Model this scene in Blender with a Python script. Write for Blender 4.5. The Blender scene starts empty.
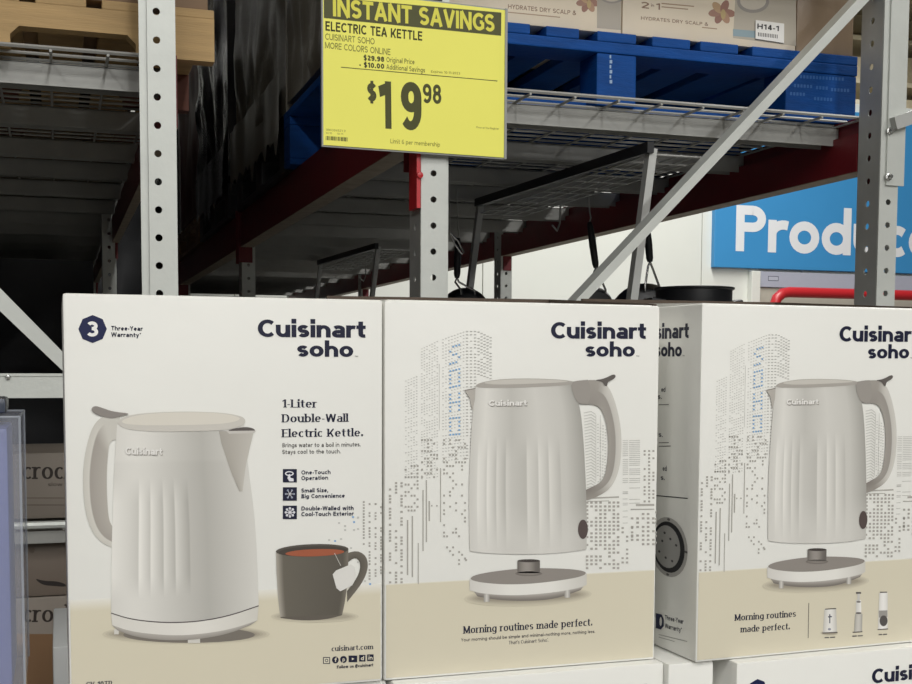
import bpy, bmesh, math, random
from mathutils import Vector, Matrix, noise
random.seed(7)
SC = bpy.context.scene
COL = SC.collection

# ------------------------------------------------------------------ camera
FPX, CXP, CYP = 1203.5, 456.0, 446.6          # focal length and principal point, 912x684 frame
YAW, PITCH, ROLL = 0.318574582, -0.0696046896, 0.00496971208
CAM = Vector((0, 0, 1.45))
_f = Vector((math.sin(YAW)*math.cos(PITCH), math.cos(YAW)*math.cos(PITCH), math.sin(PITCH)))
_r = Vector((math.cos(YAW), -math.sin(YAW), 0)); _u = _r.cross(_f)
RX = _r*math.cos(ROLL) + _u*math.sin(ROLL); UP = -_r*math.sin(ROLL) + _u*math.cos(ROLL); FW = _f
cam_d = bpy.data.cameras.new('camera'); cam_o = bpy.data.objects.new('camera', cam_d); COL.objects.link(cam_o)
cam_d.sensor_fit = 'HORIZONTAL'; cam_d.sensor_width = 36.0; cam_d.lens = FPX/912*36.0
cam_d.shift_y = (CYP-342)/912; cam_d.clip_start = 0.02; cam_d.clip_end = 200
cam_o.matrix_world = Matrix(((RX.x, UP.x, -FW.x, CAM.x), (RX.y, UP.y, -FW.y, CAM.y), (RX.z, UP.z, -FW.z, CAM.z), (0, 0, 0, 1)))
SC.camera = cam_o
def ray(x, y): return FW + RX*((x-CXP)/FPX) - UP*((y-CYP)/FPX)
def on_plane(x, y, O, n):
    d = ray(x, y); return CAM + d*((O-CAM).dot(n)/d.dot(n))
def onY(x, y, Y): return on_plane(x, y, Vector((0, Y, 0)), Vector((0, 1, 0)))
def onX(x, y, X): return on_plane(x, y, Vector((X, 0, 0)), Vector((1, 0, 0)))
def onZ(x, y, Z): return on_plane(x, y, Vector((0, 0, Z)), Vector((0, 0, 1)))

# ------------------------------------------------------------------ world, lamps, exposure
vs = SC.view_settings
SC.display_settings.display_device = 'sRGB'
vs.view_transform = 'Standard'; vs.look = 'None'; vs.gamma = 1.0; vs.use_curve_mapping = False
vs.exposure = -1.15
W = bpy.data.worlds.new('store'); SC.world = W; W.use_nodes = True
bg = W.node_tree.nodes['Background']; bg.inputs[0].default_value = (1.0, 0.995, 0.98, 1); bg.inputs[1].default_value = 0.06
LIGHTS = []
def area(x, y, z, sx, sy, power):
    l = bpy.data.lights.new('ceiling_lamp', 'AREA'); l.shape = 'RECTANGLE'; l.size = sx; l.size_y = sy; l.energy = power
    l.color = (1.0, 0.995, 0.975)
    o = bpy.data.objects.new('ceiling_lamp', l); o.location = (x, y, z); COL.objects.link(o); LIGHTS.append(o)
# rows of warehouse strip lamps hung over the aisles (the ceiling is 7 m up)
for yy in (-19.0, -15.0, -11.0, -7.0, -3.6):
    for xx in (-3.5, 1.0, 5.5):
        area(xx, yy, 6.6, 0.5, 2.4, 330 if yy > -10 else 560)
for yy in (2.5, 6.0, 8.3, 13.0, 19.0, 26.0):
    area(4.6, yy, 6.6, 0.5, 2.4, 460 if yy < 10 else 500)
for yy in (13.0, 20.0, 27.0):
    area(11.0, yy, 6.6, 0.5, 2.4, 500)

# ------------------------------------------------------------------ materials
def lin(c):
    return tuple(((v/255)/12.92 if v/255 <= 0.04045 else ((v/255+0.055)/1.055)**2.4) for v in c)
MATS = {}
def mat(name, rgb, rough=0.5, metal=0.0, var=0.0, scale=20.0, bump=0.0, bscale=60.0, emit=0.0, alpha=1.0, trans=0.0, stretch=None, spec=0.5):
    if name in MATS: return MATS[name]
    m = bpy.data.materials.new(name); m.use_nodes = True; nt = m.node_tree; b = nt.nodes['Principled BSDF']
    c = lin(rgb); b.inputs['Base Color'].default_value = (*c, 1); b.inputs['Roughness'].default_value = rough; b.inputs['Metallic'].default_value = metal
    b.inputs['Specular IOR Level'].default_value = spec
    if trans: b.inputs['Transmission Weight'].default_value = trans
    if alpha < 1: b.inputs['Alpha'].default_value = alpha
    if emit: b.inputs['Emission Color'].default_value = (*c, 1); b.inputs['Emission Strength'].default_value = emit
    if var or bump:
        tc = nt.nodes.new('ShaderNodeTexCoord'); mp = nt.nodes.new('ShaderNodeMapping'); nt.links.new(tc.outputs['Object'], mp.inputs[0])
        if stretch: mp.inputs['Scale'].default_value = stretch
    if var:
        n = nt.nodes.new('ShaderNodeTexNoise'); n.inputs['Scale'].default_value = scale; n.inputs['Detail'].default_value = 5
        nt.links.new(mp.outputs[0], n.inputs['Vector'])
        r = nt.nodes.new('ShaderNodeMapRange'); r.inputs['From Min'].default_value = .25; r.inputs['From Max'].default_value = .75
        r.inputs['To Min'].default_value = 1-var; r.inputs['To Max'].default_value = 1+var
        nt.links.new(n.outputs['Fac'], r.inputs['Value'])
        mx = nt.nodes.new('ShaderNodeMix'); mx.data_type = 'RGBA'; mx.blend_type = 'MULTIPLY'; mx.inputs[0].default_value = 1
        mx.inputs[6].default_value = (*c, 1); nt.links.new(r.outputs[0], mx.inputs[7]); nt.links.new(mx.outputs[2], b.inputs['Base Color'])
    if bump:
        n2 = nt.nodes.new('ShaderNodeTexNoise'); n2.inputs['Scale'].default_value = bscale; n2.inputs['Detail'].default_value = 4
        nt.links.new(mp.outputs[0], n2.inputs['Vector'])
        bp = nt.nodes.new('ShaderNodeBump'); bp.inputs['Strength'].default_value = bump; bp.inputs['Distance'].default_value = 0.01
        nt.links.new(n2.outputs['Fac'], bp.inputs['Height']); nt.links.new(bp.outputs[0], b.inputs['Normal'])
    MATS[name] = m; return m
def ink_mat(name, rough, spec=0.35):
    m = bpy.data.materials.new(name); m.use_nodes = True; nt = m.node_tree; b = nt.nodes['Principled BSDF']
    a = nt.nodes.new('ShaderNodeVertexColor'); a.layer_name = 'Col'; nt.links.new(a.outputs[0], b.inputs['Base Color'])
    b.inputs['Roughness'].default_value = rough; b.inputs['Specular IOR Level'].default_value = spec
    MATS[name] = m; return m
INK = ink_mat('printing_ink', 0.45)
SIGNINK = ink_mat('sign_ink', 0.6, 0.2)

CARD = mat('white_coated_card', (227, 226.5, 221), 0.42, var=.012, scale=9, bump=.10, bscale=14, spec=.4)
LIDSHADE = mat('lid_gap_shade', (70, 58, 48), 0.8, var=.1, scale=80)  # dark tone painted in for the shadow gap under the lid
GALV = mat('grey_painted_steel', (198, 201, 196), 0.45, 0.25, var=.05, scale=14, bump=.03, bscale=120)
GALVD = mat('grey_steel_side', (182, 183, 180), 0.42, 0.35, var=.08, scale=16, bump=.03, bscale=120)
ZINC = mat('zinc_deck_steel', (150, 150, 146), 0.45, 0.3, var=.10, scale=10)
WIRE = mat('zinc_wire', (160, 160, 156), 0.55, 0.2, var=.05)
RED = mat('red_beam_paint', (104, 15, 24), 0.45, var=.10, scale=12, bump=.04, bscale=60)
WORN = mat('worn_beam_edge', (128, 114, 96), 0.6, var=.3, scale=25)
BLUE = mat('blue_pallet_paint', (5, 70, 142), 0.65, spec=.25, var=.22, scale=9, stretch=(1, 1, 5), bump=.15, bscale=50)
WOOD = mat('raw_pallet_wood', (176, 146, 100), 0.7, var=.16, scale=7, stretch=(.6, 6, 8), bump=.15, bscale=40)
WOODR = mat('red_brown_wood', (92, 50, 36), 0.7, var=.2, scale=7, stretch=(.6, 6, 8))
WOODD = mat('old_pallet_wood', (120, 98, 72), 0.8, var=.2, scale=7, stretch=(.6, 6, 8))
KRAFT = mat('kraft_carton', (168, 138, 100), 0.6, var=.06, scale=8, bump=.06, bscale=20)
TAN = mat('tan_carton', (224, 211, 190), 0.40, var=.06, scale=6, bump=.12, bscale=18)
TAN2 = mat('taupe_carton', (150, 130, 108), 0.32, var=.08, scale=6, bump=.18, bscale=14)
WRAPG = mat('grey_stretch_wrap', (124, 119, 107), 0.38, var=.22, scale=5, bump=.25, bscale=9)
WRAPD = mat('dark_stretch_wrap', (46, 45, 46), 0.25, var=.2, scale=5, bump=.3, bscale=9)
WRAPN = mat('navy_dark_wrap', (20, 22, 32), 0.4, var=.2, scale=5, bump=.2, bscale=9)
BLACK = mat('black_enamel', (22, 23, 26), 0.35)
BLACKM = mat('black_plastic', (26, 27, 30), 0.5)
CHROME = mat('bright_steel', (190, 190, 188), 0.25, 0.9)
WALLM = mat('white_wall_paint', (226, 228, 220), 0.7, var=.02, scale=2)
FLOORM = mat('polished_concrete', (108, 106, 102), 0.35, var=.08, scale=1.5)
CEILM = mat('ceiling_deck', (196, 186, 160), 0.7, var=.08, scale=3)
SIGNB = mat('sky_blue_sign', (62, 146, 204), 0.5, var=.02, scale=3)
WHITE = mat('white_lettering', (232, 234, 236), 0.5)
COOL = mat('pale_grey_panel', (178, 182, 196), 0.4, var=.02)
BEIGE = mat('beige_panel', (190, 186, 172), 0.5, var=.04)
REDP = mat('red_rail_paint', (188, 40, 46), 0.35)
YEL = mat('yellow_paper', (250, 246, 112), 0.6, var=.02, scale=4)
GREYPL = mat('grey_plastic_edge', (150, 152, 150), 0.4)
LABEL = mat('white_label_paper', (232, 230, 226), 0.5)

# ------------------------------------------------------------------ object helpers
def world_of(o):
    m = Matrix.Identity(4)
    while o is not None:
        m = o.matrix_basis @ m; o = o.parent
    return m
def tag(o, label=None, cat=None, group=None, kind=None):
    if label: o['label'] = label
    if cat: o['category'] = cat
    if group: o['group'] = group
    if kind: o['kind'] = kind
    return o
def thing(name, loc, label, cat, group=None, rz=0.0):
    o = bpy.data.objects.new(name, None); COL.objects.link(o); o.location = loc; o.rotation_euler = (0, 0, rz)
    o.empty_display_size = .05
    return tag(o, label, cat, group)
def dup(root, loc, label=None, rz=None, group=None, skip=()):
    def cp(o, parent):
        c = o.copy(); COL.objects.link(c); c.parent = parent
        for ch in [k for k in o.children]:
            if ch.name.split('.')[0] not in skip: cp(ch, c)
        return c
    r = cp(root, None); r.location = loc
    if rz is not None: r.rotation_euler = (0, 0, rz)
    if label: r['label'] = label
    if group: r['group'] = group
    return r

class MB:
    """mesh builder, world coordinates; build() re-expresses them in the parent's frame"""
    def __init__(s): s.v = []; s.f = []; s.sm = False
    def quad(s, pts):
        b = len(s.v); s.v += [Vector(p) for p in pts]; s.f.append(tuple(range(b, b+len(pts)))); return s
    def hexa(s, p):                       # p: 8 corners, bottom ring then top ring
        b = len(s.v); s.v += [Vector(q) for q in p]
        for q in ((0, 3, 2, 1), (4, 5, 6, 7), (0, 1, 5, 4), (1, 2, 6, 5), (2, 3, 7, 6), (3, 0, 4, 7)): s.f.append(tuple(b+i for i in q))
        return s
    def box(s, x0, x1, y0, y1, z0, z1):
        return s.hexa([(x0, y0, z0), (x1, y0, z0), (x1, y1, z0), (x0, y1, z0), (x0, y0, z1), (x1, y0, z1), (x1, y1, z1), (x0, y1, z1)])
    def bevbox(s, x0, x1, y0, y1, z0, z1, c):
        bm = bmesh.new(); bmesh.ops.create_cube(bm, size=1)
        for v in bm.verts: v.co = ((x0+x1)/2+v.co.x*(x1-x0), (y0+y1)/2+v.co.y*(y1-y0), (z0+z1)/2+v.co.z*(z1-z0))
        bmesh.ops.bevel(bm, geom=list(bm.edges), offset=c, segments=2, profile=.6, affect='EDGES')
        b = len(s.v); bm.verts.index_update(); s.v += [v.co.copy() for v in bm.verts]
        s.f += [tuple(b+v.index for v in f.verts) for f in bm.faces]; bm.free(); return s
    def bar(s, a, b, w, h, up=(0, 0, 1)):  # rectangular bar from a to b
        a = Vector(a); b = Vector(b); d = (b-a).normalized(); up = Vector(up)
        sd = d.cross(up).normalized(); u2 = sd.cross(d)
        c = [(-w/2, -h/2), (w/2, -h/2), (w/2, h/2), (-w/2, h/2)]
        return s.hexa([a+sd*x+u2*y for x, y in c]+[b+sd*x+u2*y for x, y in c])
    def tube(s, pts, r, n=8, cap=True):
        pts = [Vector(p) for p in pts]; rr = r if isinstance(r, (list, tuple)) else [r]*len(pts)
        base = len(s.v); prev = None
        for i, p in enumerate(pts):
            d = (pts[min(i+1, len(pts)-1)]-pts[max(i-1, 0)]).normalized()
            if prev is None:
                a = Vector((0, 0, 1)) if abs(d.z) < .9 else Vector((1, 0, 0)); e = d.cross(a).normalized()
            else: e = (prev-d*prev.dot(d)).normalized()
            prev = e; g = d.cross(e)
            for k in range(n):
                t = 2*math.pi*k/n; s.v.append(p+(e*math.cos(t)+g*math.sin(t))*rr[i])
        for i in range(len(pts)-1):
            for k in range(n):
                a = base+i*n+k; b = base+i*n+(k+1) % n; s.f.append((a, b, b+n, a+n))
        if cap:
            s.f.append(tuple(base+k for k in reversed(range(n)))); e = base+(len(pts)-1)*n; s.f.append(tuple(e+k for k in range(n)))
        return s
    def lathe(s, prof, org, ax=(0, 0, 1), n=32):
        org = Vector(org); ax = Vector(ax).normalized(); a = Vector((1, 0, 0)) if abs(ax.x) < .9 else Vector((0, 1, 0))
        e = ax.cross(a).normalized(); g = ax.cross(e); base = len(s.v)
        for r, h in prof:
            for k in range(n):
                t = 2*math.pi*k/n; s.v.append(org+ax*h+(e*math.cos(t)+g*math.sin(t))*r)
        for i in range(len(prof)-1):
            for k in range(n):
                p = base+i*n+k; q = base+i*n+(k+1) % n; s.f.append((p, q, q+n, p+n))
        return s
    def prism(s, poly, O, ex, ey, n, t):   # 2D polygon extruded by t along n
        O = Vector(O); ex = Vector(ex); ey = Vector(ey); n = Vector(n); b = len(s.v); m = len(poly)
        for k in (0, t): s.v += [O+ex*x+ey*y+n*k for x, y in poly]
        s.f.append(tuple(range(b, b+m))); s.f.append(tuple(reversed(range(b+m, b+2*m))))
        for i in range(m):
            j = (i+1) % m; s.f.append((b+i, b+i+m, b+j+m, b+j))
        return s
    def plate(s, O, ex, ey, n, w, cells, hole, pitch, t=.003):
        """strip of square cells, each with a round hole; O = lower left corner"""
        O = Vector(O); ex = Vector(ex); ey = Vector(ey); n = Vector(n); N = 16
        for c in range(cells):
            ctr = O+ex*(w/2)+ey*((c+.5)*pitch); b = len(s.v)
            for k in range(N):
                a = 2*math.pi*(k+.5)/N; ca, sa = math.cos(a), math.sin(a); m = max(abs(ca), abs(sa))
                if abs(abs(ca)-abs(sa)) < 1e-6: m = abs(ca)
                s.v.append(ctr+ex*(ca/m*w/2)+ey*(sa/m*pitch/2)); s.v.append(ctr+ex*ca*hole+ey*sa*hole); s.v.append(ctr+ex*ca*hole+ey*sa*hole+n*t); s.v.append(ctr+ex*(ca/m*w/2)+ey*(sa/m*pitch/2)+n*t)
            for k in range(N):
                i = b+4*k; j = b+4*((k+1) % N)
                s.f += [(i, j, j+1, i+1), (i+1, j+1, j+2, i+2), (i+2, j+2, j+3, i+3)]
            # corners of each cell
            for sx, sy, k0 in ((1, 1, 1), (-1, 1, 5), (-1, -1, 9), (1, -1, 13)):
                q = len(s.v); s.v += [ctr+ex*sx*w/2+ey*sy*pitch/2, ctr+ex*sx*w/2+ey*sy*pitch/2+n*t]
                i = b+4*k0; j = b+4*((k0+1) % N); s.f += [(i, q, j), (i+3, j+3, q+1)]
        return s
    def build(s, name, m, parent=None, smooth=False, kind=None, label=None):
        me = bpy.data.meshes.new(name); inv = world_of(parent).inverted() if parent else Matrix.Identity(4)
        me.from_pydata([inv @ v for v in s.v], [], s.f); me.materials.append(m)
        bm = bmesh.new(); bm.from_mesh(me); bmesh.ops.recalc_face_normals(bm, faces=bm.faces); bm.to_mesh(me); bm.free()
        if smooth:
            me.polygons.foreach_set('use_smooth', [True]*len(me.polygons))
            me.set_sharp_from_angle(angle=math.radians(40))
        o = bpy.data.objects.new(name, me); COL.objects.link(o); o.parent = parent
        return tag(o, label, kind=kind)

# ------------------------------------------------------------------ stroke lettering
XH, CAPH, ASC, DSC = .50, .70, .74, -.20
def arc(cx, cy, rx, ry, a0, a1, n=None):
    n = n or max(4, int(abs(a1-a0)/15))
    return [(cx+rx*math.cos(math.radians(a0+(a1-a0)*i/n)), cy+ry*math.sin(math.radians(a0+(a1-a0)*i/n))) for i in range(n+1)]
def glyph(ch, w, t):
    """advance, strokes, serif stems; w = stem weight, t = hairline weight"""
    a, b = w/2, t/2; S = []; F = []       # F: (x, y) stem ends that take a serif
    def V(x, y0, y1, f0=1, f1=1):
        S.append([(x, y0), (x, y1)])
        if f0: F.append((x, y0, 1))
        if f1: F.append((x, y1, -1))
    def bowl(W_, H=XH, y=0, a0=0, a1=360): S.append(arc(W_/2, y+H/2, W_/2-a, H/2-b, a0, a1))
    W_ = .54
    if ch == ' ': return .26, [], []
    if ch == 'o': bowl(.56); W_ = .56
    elif ch == 'c': W_ = .46; S.append(arc(.27, XH/2, .27-a, XH/2-b, 48, 312))
    elif ch == 'e': W_ = .53; S.append(arc(.265, XH/2, .265-a, XH/2-b, 0, 318)); S.append([(a, XH/2), (.53-a, XH/2)])
    elif ch == 's':
        W_ = .44; r = (XH-2*b)/4; S.append(arc(.22, b+3*r, .22-a, r, 25, 270)+arc(.22, b+r, .22-a, r, 90, -155)[1:])
    elif ch == 'u': W_ = .54; S.append([(a, XH)]+arc(.27, .24, .27-a, .24-b, 180, 360)+[(.54-a, .24)]); V(.54-a, 0, XH, 1, 1); F.append((a, XH, -1))
    elif ch in 'nh': V(a, 0, XH if ch == 'n' else ASC); S.append(arc(.27, XH-.24, .27-a, .24-b, 175, 0)+[(.54-a, 0)]); F.append((.54-a, 0, 1))
    elif ch == 'm':
        W_ = .84; V(a, 0, XH)
        for k in (0, 1):
            c = .235+k*.37; S.append(arc(c, XH-.2, .235-a-k*0, .2-b, 175, 0)+[(c+.235-a, 0)]); F.append((c+.235-a, 0, 1))
    elif ch == 'r': W_ = .35; V(a, 0, XH); S.append(arc(.28, XH-.22, .28-a, .22-b, 175, 66))
    elif ch == 'i': W_ = w; V(a, 0, XH); S.append('dot', ) if False else S.append([(a, ASC-w*1.05), (a, ASC)])
    elif ch == 'j': W_ = w; S.append([(a, XH), (a, -.08), (a-.08, DSC+b)]); S.append([(a, ASC-w), (a, ASC)])
    elif ch == 'l': W_ = w; V(a, 0, ASC)
    elif ch == 't': W_ = .36; S.append([(.08+a, .66), (.08+a, .16)]+arc(.08+a+.13, .15, .13, .15-b, 180, 290)); S.append([(0, XH-b), (.36, XH-b)])
    elif ch == 'f': W_ = .36; S.append([(.09+a, 0), (.09+a, .56)]+arc(.09+a+.13, .58, .13, ASC-.58-b, 180, 70)); S.append([(0, XH-b), (.33, XH-b)]); F.append((.09+a, 0, 1))
    elif ch == 'a':
        W_ = .50; S.append(arc(.25, XH-.17, .25-a, .17-b, 150, 0)+[(.50-a, 0)]); S.append(arc(.22, .155, .22-a, .155-b, 60, 300)); S.append([(.24, .31-b), (.50-a, .31-b)]); S.append([(.24, b), (.34, b), (.50-a, .10)])
    elif ch in 'bp': bowl(.56); V(a, 0 if ch == 'b' else DSC, ASC if ch == 'b' else XH); W_ = .56
    elif ch in 'dq': bowl(.56); V(.56-a, 0 if ch == 'd' else DSC, ASC if ch == 'd' else XH); W_ = .56
    elif ch == 'g': bowl(.55); S.append([(.55-a, XH), (.55-a, -.03)]+arc(.275, -.03, .275-a, -DSC-.03-b, 0, -150)); W_ = .55
    elif ch == 'k': V(a, 0, ASC); S.append([(w, .22), (.46, XH)]); S.append([(.22, .30), (.50-a, 0)]); W_ = .5
    elif ch == 'v': S.append([(a, XH), (.25, 0), (.5-a, XH)]); W_ = .5
    elif ch == 'w': S.append([(a, XH), (.2, 0), (.38, XH), (.56, 0), (.76-a, XH)]); W_ = .76
    elif ch == 'x': S += [[(a, XH), (.48-a, 0)], [(a, 0), (.48-a, XH)]]; W_ = .48
    elif ch == 'y': S += [[(a, XH), (.25, .02)], [(.5-a, XH), (.2, DSC+b), (.06, DSC+b)]]; W_ = .5
    elif ch == 'z': S.append([(0.03, XH-b), (.42, XH-b), (.04, b), (.44, b)]); W_ = .46
    elif ch in 'CG':
        W_ = .62; S.append(arc(.36, CAPH/2, .36-a, CAPH/2-b, 45, 315))
        if ch == 'G': S.append([(.40, .34), (.64-a, .34), (.64-a, .08)])
    elif ch == 'O' or ch == 'Q': W_ = .74; bowl(.74, CAPH)
    elif ch == '0': W_ = .52; bowl(.52, CAPH)
    elif ch == 'S':
        W_ = .54; r = (CAPH-2*b)/4; S.append(arc(.27, b+3*r, .27-a, r, 25, 270)+arc(.27, b+r, .27-a, r, 90, -155)[1:])
    elif ch == '$':
        W_ = .5; r = (CAPH-2*b)/4; S.append(arc(.25, b+3*r, .25-a, r, 25, 270)+arc(.25, b+r, .25-a, r, 90, -155)[1:]); S.append([(.25, -.08), (.25, CAPH+.08)])
    elif ch == 'I': W_ = w; V(a, 0, CAPH)
    elif ch == 'L': V(a, 0, CAPH); S.append([(a, b), (.48, b)]); W_ = .48
    elif ch in 'EF':
        W_ = .50; V(a, 0, CAPH); S.append([(a, CAPH-b), (.5, CAPH-b)]); S.append([(a, CAPH*.52), (.46, CAPH*.52)])
        if ch == 'E': S.append([(a, b), (.5, b)])
    elif ch == 'T': W_ = .56; V(.28, 0, CAPH, 1, 0); S.append([(0, CAPH-b), (.56, CAPH-b)])
    elif ch == 'H': W_ = .62; V(a, 0, CAPH); V(.62-a, 0, CAPH); S.append([(a, CAPH/2), (.62-a, CAPH/2)])
    elif ch == 'N': W_ = .64; V(a, 0, CAPH); V(.64-a, 0, CAPH); S.append([(a, CAPH), (.64-a, 0)])
    elif ch == 'M': W_ = .78; V(a, 0, CAPH); V(.78-a, 0, CAPH); S.append([(a, CAPH), (.39, .06), (.78-a, CAPH)])
    elif ch == 'A': W_ = .66; S.append([(a*.8, 0), (.33, CAPH), (.66-a*.8, 0)]); S.append([(.14, .22), (.52, .22)])
    elif ch == 'V': W_ = .62; S.append([(a*.8, CAPH), (.31, 0), (.62-a*.8, CAPH)])
    elif ch == 'W': W_ = .92; S.append([(a*.8, CAPH), (.24, 0), (.46, CAPH), (.68, 0), (.92-a*.8, CAPH)])
    elif ch == 'Y': W_ = .6; S.append([(a, CAPH), (.3, .3), (.6-a, CAPH)]); S.append([(.3, .32), (.3, 0)])
    elif ch == 'K': W_ = .60; V(a, 0, CAPH); S.append([(w, .24), (.56, CAPH)]); S.append([(.24, .40), (.60-a, 0)])
    elif ch == 'U': W_ = .62; S.append([(a, CAPH), (a, .26)]+arc(.31, .26, .31-a, .26-b, 180, 360)+[(.62-a, CAPH)])
    elif ch == 'D': W_ = .64; V(a, 0, CAPH); S.append([(a, CAPH-b), (.3, CAPH-b)]+arc(.3, CAPH/2, .34-a, CAPH/2-b, 90, -90)+[(a, b)])
    elif ch in 'PR':
        W_ = .54; V(a, 0, CAPH); S.append([(a, CAPH-b), (.3, CAPH-b)]+arc(.3, CAPH-.2, .24-a, .2-b, 90, -90)+[(a, CAPH-.4+b)])
        if ch == 'R': S.append([(.26, .31), (.56-a, 0)])
    elif ch == 'B':
        W_ = .56; V(a, 0, CAPH); S.append([(a, CAPH-b), (.28, CAPH-b)]+arc(.28, CAPH-.18, .24-a, .18-b, 90, -90)+[(a, CAPH-.36+b)]); S.append([(.28, CAPH-.36+b)]+arc(.30, .18, .26-a, .18-b, 90, -90)+[(a, b)])
    elif ch == '1': W_ = .34; V(.34-a, 0, CAPH, 1, 0); S.append([(.34-a, CAPH-b*1.2), (.02, CAPH-.16)])
    elif ch == '2': W_ = .5; S.append(arc(.25, CAPH-.2, .25-a, .2-b, 170, -25)+[(a, b), (.5, b)])
    elif ch == '3': W_ = .5; q = .37; S.append(arc(.25, (CAPH-b+q)/2, .23-a, (CAPH-b-q)/2, 150, -95)); S.append(arc(.25, (q+b)/2, .25-a, (q-b)/2, 95, -150))
    elif ch == '4': W_ = .54; S.append([(.54, .18), (.02+a, .18), (.38, CAPH), (.38, 0)])
    elif ch == '5': W_ = .5; S.append([(.46, CAPH-b), (.1, CAPH-b), (.07, .36)]+arc(.25, .22, .25-a, .22-b, 140, -150))
    elif ch == '6': W_ = .52; bowl(.52, .42); S.append([(a, .21)]+arc(.30, .36, .30-a, .34-b, 190, 70))
    elif ch == '7': W_ = .48; S.append([(0, CAPH-b), (.46, CAPH-b), (.16, 0)])
    elif ch == '8': W_ = .52; q = .375; S.append(arc(.26, (CAPH-b+q)/2, .24-a, (CAPH-b-q)/2, 0, 360)); S.append(arc(.26, (q+b)/2, .26-a, (q-b)/2, 0, 360))
    elif ch == '9': W_ = .52; S.append(arc(.26, CAPH-.22, .26-a, .22-b, 0, 360)); S.append([(.52-a, CAPH-.22), (.52-a, .30)]+arc(.24, .28, .28-a, .28-b, 0, -140))
    elif ch == '.': W_ = w*1.1; S.append([(a*1.1, 0), (a*1.1, w*1.1)])
    elif ch == ',': W_ = w; S.append([(a, w), (a, 0), (a*.4, -w*.8)])
    elif ch == '-': W_ = .26; S.append([(.02, .25), (.24, .25)])
    elif ch == '~': W_ = .5; S.append([(0, .25), (.5, .25)])
    elif ch == "'": W_ = w*.8; S.append([(a*.8, ASC-.2), (a*.8, ASC)])
    elif ch == '*': W_ = .24; S += [[(.12+.1*math.cos(k), .6+.1*math.sin(k)), (.12-.1*math.cos(k), .6-.1*math.sin(k))] for k in (math.pi/2, math.pi/6, -math.pi/6)]
    elif ch == '@': W_ = .7; S.append(arc(.35, .3, .33, .36, 320, 20)); S.append(arc(.35, .28, .15, .16, 0, 360))
    elif ch == '&': W_ = .62; S.append([(.60, .04), (.2, .5)]+arc(.28, .57, .12, .11, 200, -20)+[(.14, .32)]+arc(.24, .18, .2, .16, 140, 300)+[(.58, .34)])
    else: bowl(.5)
    return W_, S, F
def text_polys(txt, w=.1, t=None, track=.085, serif=False):
    """list of polygons (2D) and total width; baseline at 0, capital height CAPH"""
    t = w if t is None else t; x = 0; out = []; lev = []; k_ = 0
    for ch in txt:
        W_, S0, F = glyph(ch, w, t); S = []
        for st in S0:                      # cut strokes at sharp corners
            cur = [st[0]]
            for i in range(1, len(st)):
                cur.append(st[i])
                if i < len(st)-1:
                    e0 = Vector((st[i][0]-st[i-1][0], st[i][1]-st[i-1][1])); e1 = Vector((st[i+1][0]-st[i][0], st[i+1][1]-st[i][1]))
                    if e0.length > 1e-6 and e1.length > 1e-6 and e0.normalized().dot(e1.normalized()) < .15: S.append(cur); cur = [st[i]]
            S.append(cur)
        for st in S:
            L = []; R = []; closed = len(st) > 3 and math.dist(st[0], st[-1]) < 1e-6
            for i, p in enumerate(st):
                q0 = st[max(i-1, 0)]; q1 = st[min(i+1, len(st)-1)]
                if closed and i in (0, len(st)-1): q0 = st[-2]; q1 = st[1]
                if closed or 0 < i < len(st)-1:          # mitre
                    d0 = Vector((p[0]-q0[0], p[1]-q0[1])); d1 = Vector((q1[0]-p[0], q1[1]-p[1]))
                    if d0.length < 1e-6 or d1.length < 1e-6: d = (d0+d1).normalized(); mi = 1
                    else:
                        d0.normalize(); d1.normalize(); d = d0+d1
                        if d.length < 1e-3: d = d1
                        d.normalize(); mi = min(1.6, 1/max(.3, abs(d.dot(d1))))
                else: d = Vector((q1[0]-q0[0], q1[1]-q0[1])); d.normalize(); mi = 1
                if d.length < 1e-6: d = Vector((0, 1))
                th = math.sqrt((w*d.y)**2+(t*d.x)**2)*.5*mi
                L.append((x+p[0]-d.y*th, p[1]+d.x*th)); R.append((x+p[0]+d.y*th, p[1]-d.x*th))
            k_ += 1
            for i in range(len(L)-1): out.append([L[i], R[i], R[i+1], L[i+1]]); lev.append(k_ % 5)
        if serif:
            for fx, fy, sgn in F:
                h = w*.5+.075
                lev.append(5)
                if sgn == 1: out.append([(x+fx-h, fy), (x+fx+h, fy), (x+fx+h, fy+t), (x+fx-h, fy+t)])
                else: out.append([(x+fx-h, fy-t), (x+fx+w*.5, fy-t), (x+fx+w*.5, fy), (x+fx-h, fy)])
        x += W_+track
    return out, x-track, lev

SANS = dict(w=.085); SANSB = dict(w=.15, track=.07); LOGO = dict(w=.182, t=.14, track=.045)
SERIF = dict(w=.165, t=.055, serif=True, track=.09); COND = dict(w=.125, track=.08)

# ------------------------------------------------------------------ printing on a plane
class Frame:
    """a flat face: origin O (world), unit axes ex (right), ey (up), outward normal n"""
    def __init__(s, O, ex, ey, n): s.O = Vector(O); s.ex = Vector(ex).normalized(); s.ey = Vector(ey).normalized(); s.n = Vector(n).normalized()
    def uv(s, p):
        q = on_plane(p[0], p[1], s.O, s.n)-s.O; return (q.dot(s.ex), q.dot(s.ey))
    def at(s, u, v, e): return s.O+s.ex*u+s.ey*v+s.n*e
def lerp(a, b, t): return tuple(a[i]+(b[i]-a[i])*t for i in range(len(a)))
def resample(P, n):
    d = [0]
    for i in range(1, len(P)): d.append(d[-1]+math.dist(P[i-1], P[i]))
    out = []; j = 0
    for k in range(n):
        s = d[-1]*k/(n-1)
        while j < len(P)-2 and d[j+1] < s: j += 1
        t = (s-d[j])/max(1e-9, d[j+1]-d[j]); out.append(lerp(P[j], P[j+1], min(1, t)))
    return out
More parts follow.
